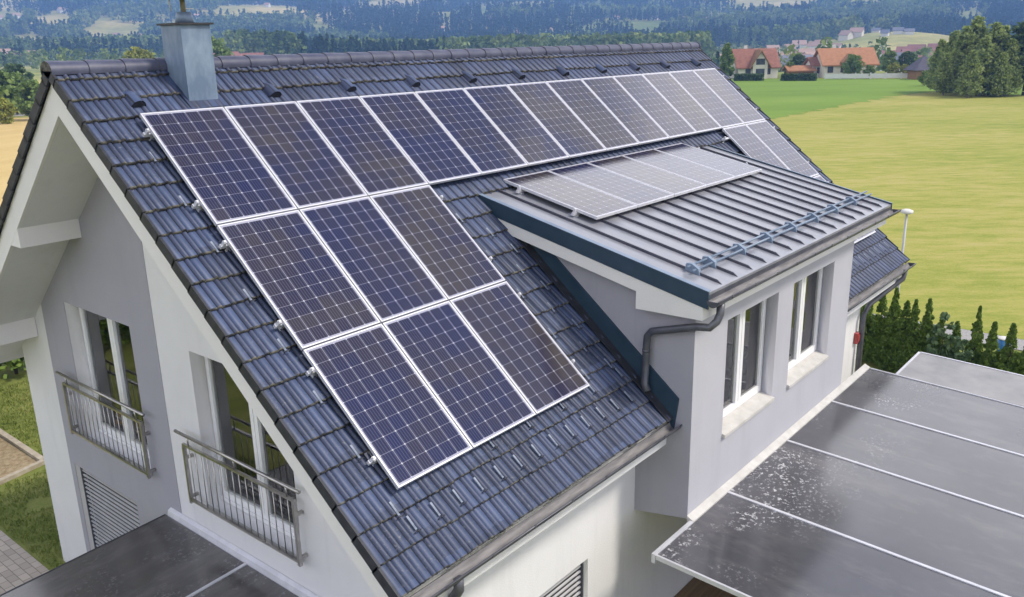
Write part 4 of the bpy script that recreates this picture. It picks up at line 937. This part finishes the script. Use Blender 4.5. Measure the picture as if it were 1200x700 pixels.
nB = make_house(pB + Vector((3, 3, 0)), rz0-0.03, 10.4, 7.4, 2.7, 2.8, M['far_cream'], M['far_orange'], 'long cream house with a bright orange roof behind a pale fence', windows=4, gable=(2.6, 1.0, 0.0), over=0.55)
make_house(at(962, 91, GZ)+Vector((2, 2, 0)), rz0, 2.8, 4.5, 2.5, 1.3, M['far_white'], M['far_red'], 'small white annex with a dark red roof at the left end of the orange-roofed house', windows=1, chim=False, name='annex')
make_house(at(940, 92, GZ)+Vector((3, 2, 0)), rz0, 5.0, 3.5, 1.5, 0.7, M['wood'], M['far_orange'], 'low shed with an orange roof between the two neighbour houses', windows=1, chim=False, name='shed')
p_ = at(1080, 93, GZ); e = empty('hut', p_, (0, 0, rz0), label='timber hut with a dark purple pyramid roof beside the tree clump', cat='hut')
mb = MB(); mb.box(-1.9, 1.9, -1.9, 1.9, -0.5, 2.0); mb.build('wall', M['wood'], e)
mb = MB(); mb.add([(-2.6, -2.6, 1.7), (2.6, -2.6, 1.7), (2.6, 2.6, 1.7), (-2.6, 2.6, 1.7), (0, 0, 4.3)], [(3, 2, 1, 0), (0, 1, 4), (1, 2, 4), (2, 3, 4), (3, 0, 4)]); mb.build('roof', M['far_dark'], e)
mb = MB(); mb.box(-0.5, 0.5, -1.94, -1.86, -0.4, 1.5); mb.build('door', M['dark'], e)
# pale fence of panels between posts
fa, fb_ = at(967, 93.2, GZ), at(1074, 92.2, GZ); d = fb_-fa; d.z = 0; L_ = d.length; fe_ = empty('garden_fence', fa, (0, 0, math.atan2(d.y, d.x)), label='pale grey panel fence running in front of the orange-roofed house', cat='fence')
k = int(L_/2.6)
for i in range(k):
    mb = MB(); mb.box(i*L_/k+0.12, (i+1)*L_/k-0.12, -0.04, 0.04, 0.12, 1.02); mb.build('fence_panel', M['far_white'], fe_)
for i in range(k+1):
    mb = MB(); mb.box(i*L_/k-0.12, i*L_/k+0.12, -0.12, 0.12, -0.1, 1.2); mb.build('post', M['far_white'], fe_)
# clipped hedges in front of the neighbours
for (p0, p1, lb) in (((861, 95), (894, 95), 'dark clipped hedge before the red-roofed cream house'), ((916, 95), (956, 95), 'dark clipped hedge between the two neighbour houses')):
    a_, b_ = at(*p0, GZ), at(*p1, GZ); d = b_-a_; h_ = empty('hedge', (a_+b_)/2, (0, 0, math.atan2(d.y, d.x)), label=lb, cat='hedge'); n = 3500
    c = np.stack([NP.uniform(-d.length/2, d.length/2, n), NP.uniform(-0.5, 0.5, n), NP.uniform(0, 1.25, n)], -1); v, f = leaf_quads(c, 0.4, seed=8); numesh('foliage', v, f, M['leaf_dark'], h_)
# garden trees round the neighbours
vt = {'round': make_tree('garden_tree', 5.0, 1.9, 0.7, 0.14, M['leaf_mid'], M['trunk'], 60, 50, 0.36, 300, 'round'), 'dark': make_tree('garden_tree', 5.0, 1.9, 0.7, 0.14, M['leaf_dark'], M['trunk'], 60, 50, 0.36, 301, 'round'),
      'lime': make_tree('garden_tree', 5.0, 2.0, 0.4, 0.12, M['leaf_lime'], M['trunk'], 60, 50, 0.36, 302, 'round'), 'tall': make_tree('garden_tree', 7.0, 1.9, 0.7, 0.15, M['leaf_mid'], M['trunk'], 70, 50, 0.38, 303, 'open')}
used = set()
def gtree(kind, px, py, s_, lab, back=0, group='garden trees round the neighbour houses', sz=None, z=None, dist=None):
    if dist is None:
        p_ = at(px, py, GZ); v = (p_-CAM); v.z = 0; p_ = p_ + v.normalized()*back
    else:
        b_ = bearing(px); p_ = Vector((CAM.x+dist*math.cos(b_), CAM.y+dist*math.sin(b_), 0)); p_.z = float(terrain(np.array(p_.x), np.array(p_.y)))
    t = vt[kind] if kind not in used else dup(vt[kind]); used.add(kind)
    put(t, p_, R_.uniform(0, 6), s_, sz, lab, 'tree', group)
gtree('tall', 851, 93, 1.0, 'tall light green tree at the left of the red-roofed cream house')
gtree('round', 998, 92.5, 0.88, 'round dark green tree centred before the orange-roofed house')
gtree('round', 1018, 92.5, 0.50, 'small round bush behind the fence, right of the round tree')
gtree('lime', 1046, 91.5, 0.55, 'yellow-green bush behind the fence before the hut')
gtree('lime', 1060, 91.5, 0.50, 'yellow-green bush beside the purple-roofed hut')
gtree('dark', 1060, 90, 0.90, 'round dark tree behind the yellow-green bushes', 12)
gtree('round', 1041, 90, 0.92, 'green tree at the right end of the orange-roofed house', 10)
gtree('dark', 935, 91, 0.85, 'dark tree behind the low orange-roofed shed', 12)
gtree('round', 925, 92, 0.6, 'green bush at the right corner of the red-roofed cream house', 3)
gtree('round', 1083, 101, 0.45, 'small bush at the left foot of the meadow clump', 0)
# left of the gable: trees past the wheat
for i, (k_, px, d_, s_, lb) in enumerate((('round', 8, 135, 1.25, 'broad green tree beyond the wheat field at the left'), ('round', 30, 142, 1.1, 'green tree beyond the wheat field, just right of the broad one'), ('round', 50, 128, 0.95, 'green tree beyond the wheat field next to the roof edge'), ('lime', 14, 124, 0.6, 'yellow-green bush at the far edge of the wheat field'), ('dark', -14, 140, 1.35, 'dark tree at the left edge beyond the wheat field'), ('dark', 36, 180, 1.25, 'dark tree farther back beyond the wheat field'))):
    gtree(k_, px, 0, s_, lb, group='trees beyond the wheat field', dist=d_)
gtree('lime', 180, 0, 1.7, 'yellow-green treetop above the ridge left of the chimney', group='treetops above the roof ridge', dist=230, sz=1.72)
gtree('round', 264, 0, 1.9, 'round green treetop above the ridge right of the chimney', group='treetops above the roof ridge', dist=235, sz=2.15)

# street lamp and things by the gravel road
lp = empty('street_lamp', (21.5, -2.04, GZ), label='slim pale street lamp with a flat round head at the meadow edge', cat='street lamp')
mb = MB(); mb.tube([(0, 0, -0.1), (0, 0, 0.6), (0, 0, 3.42)], [0.05, 0.044, 0.034], 12); mb.build('pole', M['shutter'], lp)
mb = MB(); mb.tube([(0, 0, 3.42), (0, 0, 3.45), (0, 0, 3.52), (0, 0, 3.56)], [0.06, 0.17, 0.17, 0.08], 18); mb.build('lamp_head', M['far_white'], lp)
mb = MB(); mb.tube([(0, 0, 0), (0, 0, 0.05), (0, 0, 0.06)], [0.10, 0.10, 0.06], 12); mb.build('base', M['alu'], lp)
bx = empty('bin', (20.5, -5.12, GZ), label='small blue bin at the gravel road behind the hedge', cat='bin')
mb = MB(); mb.tube([(0, 0, 0), (0, 0, 0.52)], [0.13, 0.16], 12); mb.build('body', M['blue'], bx)
mb = MB(); mb.tube([(0, 0, 0.521), (0, 0, 0.55)], [0.175, 0.15], 12); mb.build('lid', M['far_white'], bx)

# ================================================================== VILLAGE IN THE VALLEY
def vhouse(px, dist, L_, hw, hr, wm, rm, rz, label, group, lift=0):
    b_ = bearing(px); x, y = CAM.x+dist*math.cos(b_), CAM.y+dist*math.sin(b_); z = float(terrain(np.array(x), np.array(y)))
    make_house(Vector((x, y, z+lift)), b_-rad(90)+rz, L_, L_*0.72, hw, hr, M[wm], M[rm], label, group, name='village_house', small=True, over=0.6)
    return (x, y)
VH = []
rv = random.Random(4)
groups = [  # px range, distance range, count, roof choice, label, size
    (842, 862, 420, 560, 3, 'far_pink', 'far white house with a faded roof left of the red-roofed cream house', 9),
    (914, 956, 400, 470, 5, 'far_grey', 'far white house with a grey roof in the gap between the two neighbour houses', 9),
    (912, 956, 510, 640, 6, 'far_pink', 'far white house with a faded red roof above the gap between the neighbour houses', 9),
    (1034, 1064, 400, 480, 4, 'far_grey', 'far white house with a grey roof right of the orange-roofed house', 9),
    (1036, 1096, 500, 650, 10, 'far_red', 'far white house with a red roof between the orange-roofed house and the clump', 9),
    (860, 1010, 660, 800, 11, 'far_pink', 'small far house with a faded roof at the forest foot above the orange-roofed house', 9),
    (1012, 1062, 740, 900, 4, 'far_grey', 'small white house on the meadow knoll under the forest', 6),
    (-14, 60, 640, 760, 4, 'far_pink', 'far white house with a pink roof at the left edge of the valley', 13),
    (44, 52, 700, 740, 1, 'far_red', 'far house with a red roof behind the left end of the ridge', 9),
    (268, 350, 440, 620, 7, 'far_red', 'far cream house peeping over the ridge right of the chimney', 10),
    (815, 850, 600, 680, 5, 'far_pink', 'tiny far house at the forest foot above the far end of the ridge', 8),
    (0, 480, 1020, 1700, 22, 'far_pink', 'tiny pale farmhouse in a hillside clearing on the left', 9),
    (520, 1180, 1050, 1500, 18, 'far_pink', 'tiny pale farmhouse in a hillside clearing on the right', 9)]
for (x0, x1, d0, d1, n, rm, lb, sz_) in groups:
    for k in range(n):
        px = x0+(x1-x0)*(k+rv.uniform(0.2, 0.8))/n; dist = rv.uniform(d0, d1)
        VH.append(vhouse(px, dist, sz_*rv.uniform(0.85, 1.25), sz_*rv.uniform(0.32, 0.48), sz_*rv.uniform(0.25, 0.36), rv.choice(['far_white', 'far_white', 'far_cream']), rm, rv.uniform(-0.7, 0.7), lb, 'village: '+lb))

# ================================================================== WOODS (far mass)
VHa = np.array(VH)
def clearing(px, d0, d1, w_):
    return (bearing(px), d0, d1, w_)
CLEAR = [(bearing(155), 1020, 1330, 0.030), (bearing(175), 1420, 1700, 0.03), (bearing(325), 1250, 1560, 0.045), (bearing(25), 1300, 1560, 0.03), (bearing(600), 1380, 1700, 0.06), (bearing(690), 1330, 1560, 0.025), (bearing(760), 960, 1200, 0.020),
         (bearing(900), 1400, 1700, 0.05), (bearing(1050), 640, 900, 0.060), (bearing(430), 1350, 1600, 0.04), (bearing(1150), 1360, 1600, 0.03), (bearing(535), 1200, 1420, 0.02), (bearing(280), 640, 860, 0.05), (bearing(1010), 1330, 1560, 0.03), (bearing(90), 1250, 1450, 0.02), (bearing(60), 1000, 1200, 0.018), (bearing(225), 1050, 1250, 0.018), (bearing(390), 1060, 1200, 0.012), (bearing(470), 1500, 1800, 0.04), (bearing(840), 1150, 1330, 0.018), (bearing(960), 1150, 1260, 0.016), (bearing(1120), 1080, 1240, 0.016), (bearing(250), 1600, 1900, 0.03), (bearing(50), 1650, 1950, 0.04)]
a0, a1 = YAW-0.82, YAW+0.82
def wood_points(n, r0, r1):
    r = np.sqrt(NP.uniform(r0**2, r1**2, n)); az = NP.uniform(a0, a1, n); x = CAM.x+r*np.cos(az); y = CAM.y+r*np.sin(az)
    keep = np.ones(n, bool)
    for (b_, d0, d1, w_) in CLEAR:
        da = np.abs(np.angle(np.exp(1j*(az-b_))))/w_; dr = (r-(d0+d1)/2)/((d1-d0)/2)
        keep &= (da**2+dr**2) > 1+0.3*hnoise(x, y, 60)
    for i in range(0, len(VHa)):
        keep &= (x-VHa[i, 0])**2+(y-VHa[i, 1])**2 > 16**2
    cl = hnoise(x+900, y-300, 330)
    keep &= (cl < 0.62) | (r < 700)
    return x[keep], y[keep], r[keep], az[keep]
def trees_block(x, y, per, hmin, hmax, seed, conif):
    n = len(x); z = terrain(x, y); r = np.random.default_rng(seed); H = r.uniform(hmin, hmax, n); W = H*r.uniform(0.22, 0.30, n)*np.where(conif, 0.62, 1.15)
    t_ = r.uniform(0, 1, (n, per)); prof = np.where(conif[:, None], (1-t_)**0.85+0.05, np.sin(np.pi*(0.14+0.82*t_))**0.6)
    a_ = r.uniform(0, 6.283, (n, per)); q = r.uniform(0.35, 1.05, (n, per))*W[:, None]*prof
    c = np.stack([x[:, None]+q*np.cos(a_), y[:, None]+q*np.sin(a_), z[:, None]+H[:, None]*(0.10+0.90*t_)], -1).reshape(-1, 3)
    size = np.repeat(H*np.where(conif, 0.15, 0.20), per)*(24/per)**0.5
    v, f = leaf_quads(c, size, seed=seed+1, aspect=0.8)
    return v, f, np.repeat(np.where(conif, 1, 0), per)
blocks = []; off = 0; Vs, Fs, Ms = [], [], []
def add_block(x, y, per, h0, h1, seed, conif):
    global off
    v, f, m_ = trees_block(x, y, per, h0, h1, seed, conif); Vs.append(v); Fs.append(f+off); Ms.append(m_); off += len(v)
# valley belt of mixed wood behind the ridge
x, y, r, az = wood_points(5200, 480, 650)
b1, b2 = bearing(835), bearing(285)
k = (az > b1) & (az < b2); x, y = x[k][:1500], y[k][:1500]
cf = (hnoise(x, y, 110) > 0.25)
add_block(x, y, 110, 11, 20, 1, cf)
# scattered village trees
x, y, r, az = wood_points(1900, 260, 820); k = ~((az > b1) & (az < b2) & (r > 460)) & ((az < bearing(826)) | (az > bearing(330))) & ((r < 680) | (az < bearing(826))) & ((r > 420) | (az < bearing(330))); x, y = x[k], y[k]
add_block(x, y, 46, 5, 10, 2, NP.uniform(size=len(x)) > 0.85)
# hillsides
x, y, r, az = wood_points(15000, 680, 1250); k = (r > 800+60*hnoise(x, y, 90)) | (az > bearing(830)); x, y = x[k], y[k]; add_block(x, y, 44, 10, 18, 3, hnoise(x-200, y, 200) > -0.15)
x, y, r, az = wood_points(18000, 1250, 2100); add_block(x, y, 24, 11, 20, 4, hnoise(x-200, y, 240) > -0.25)
fo = numesh('forest', np.concatenate(Vs), np.concatenate(Fs), [M['forest_mix'], M['forest_dark']], mi=np.concatenate(Ms)); tag(fo, kind='stuff')
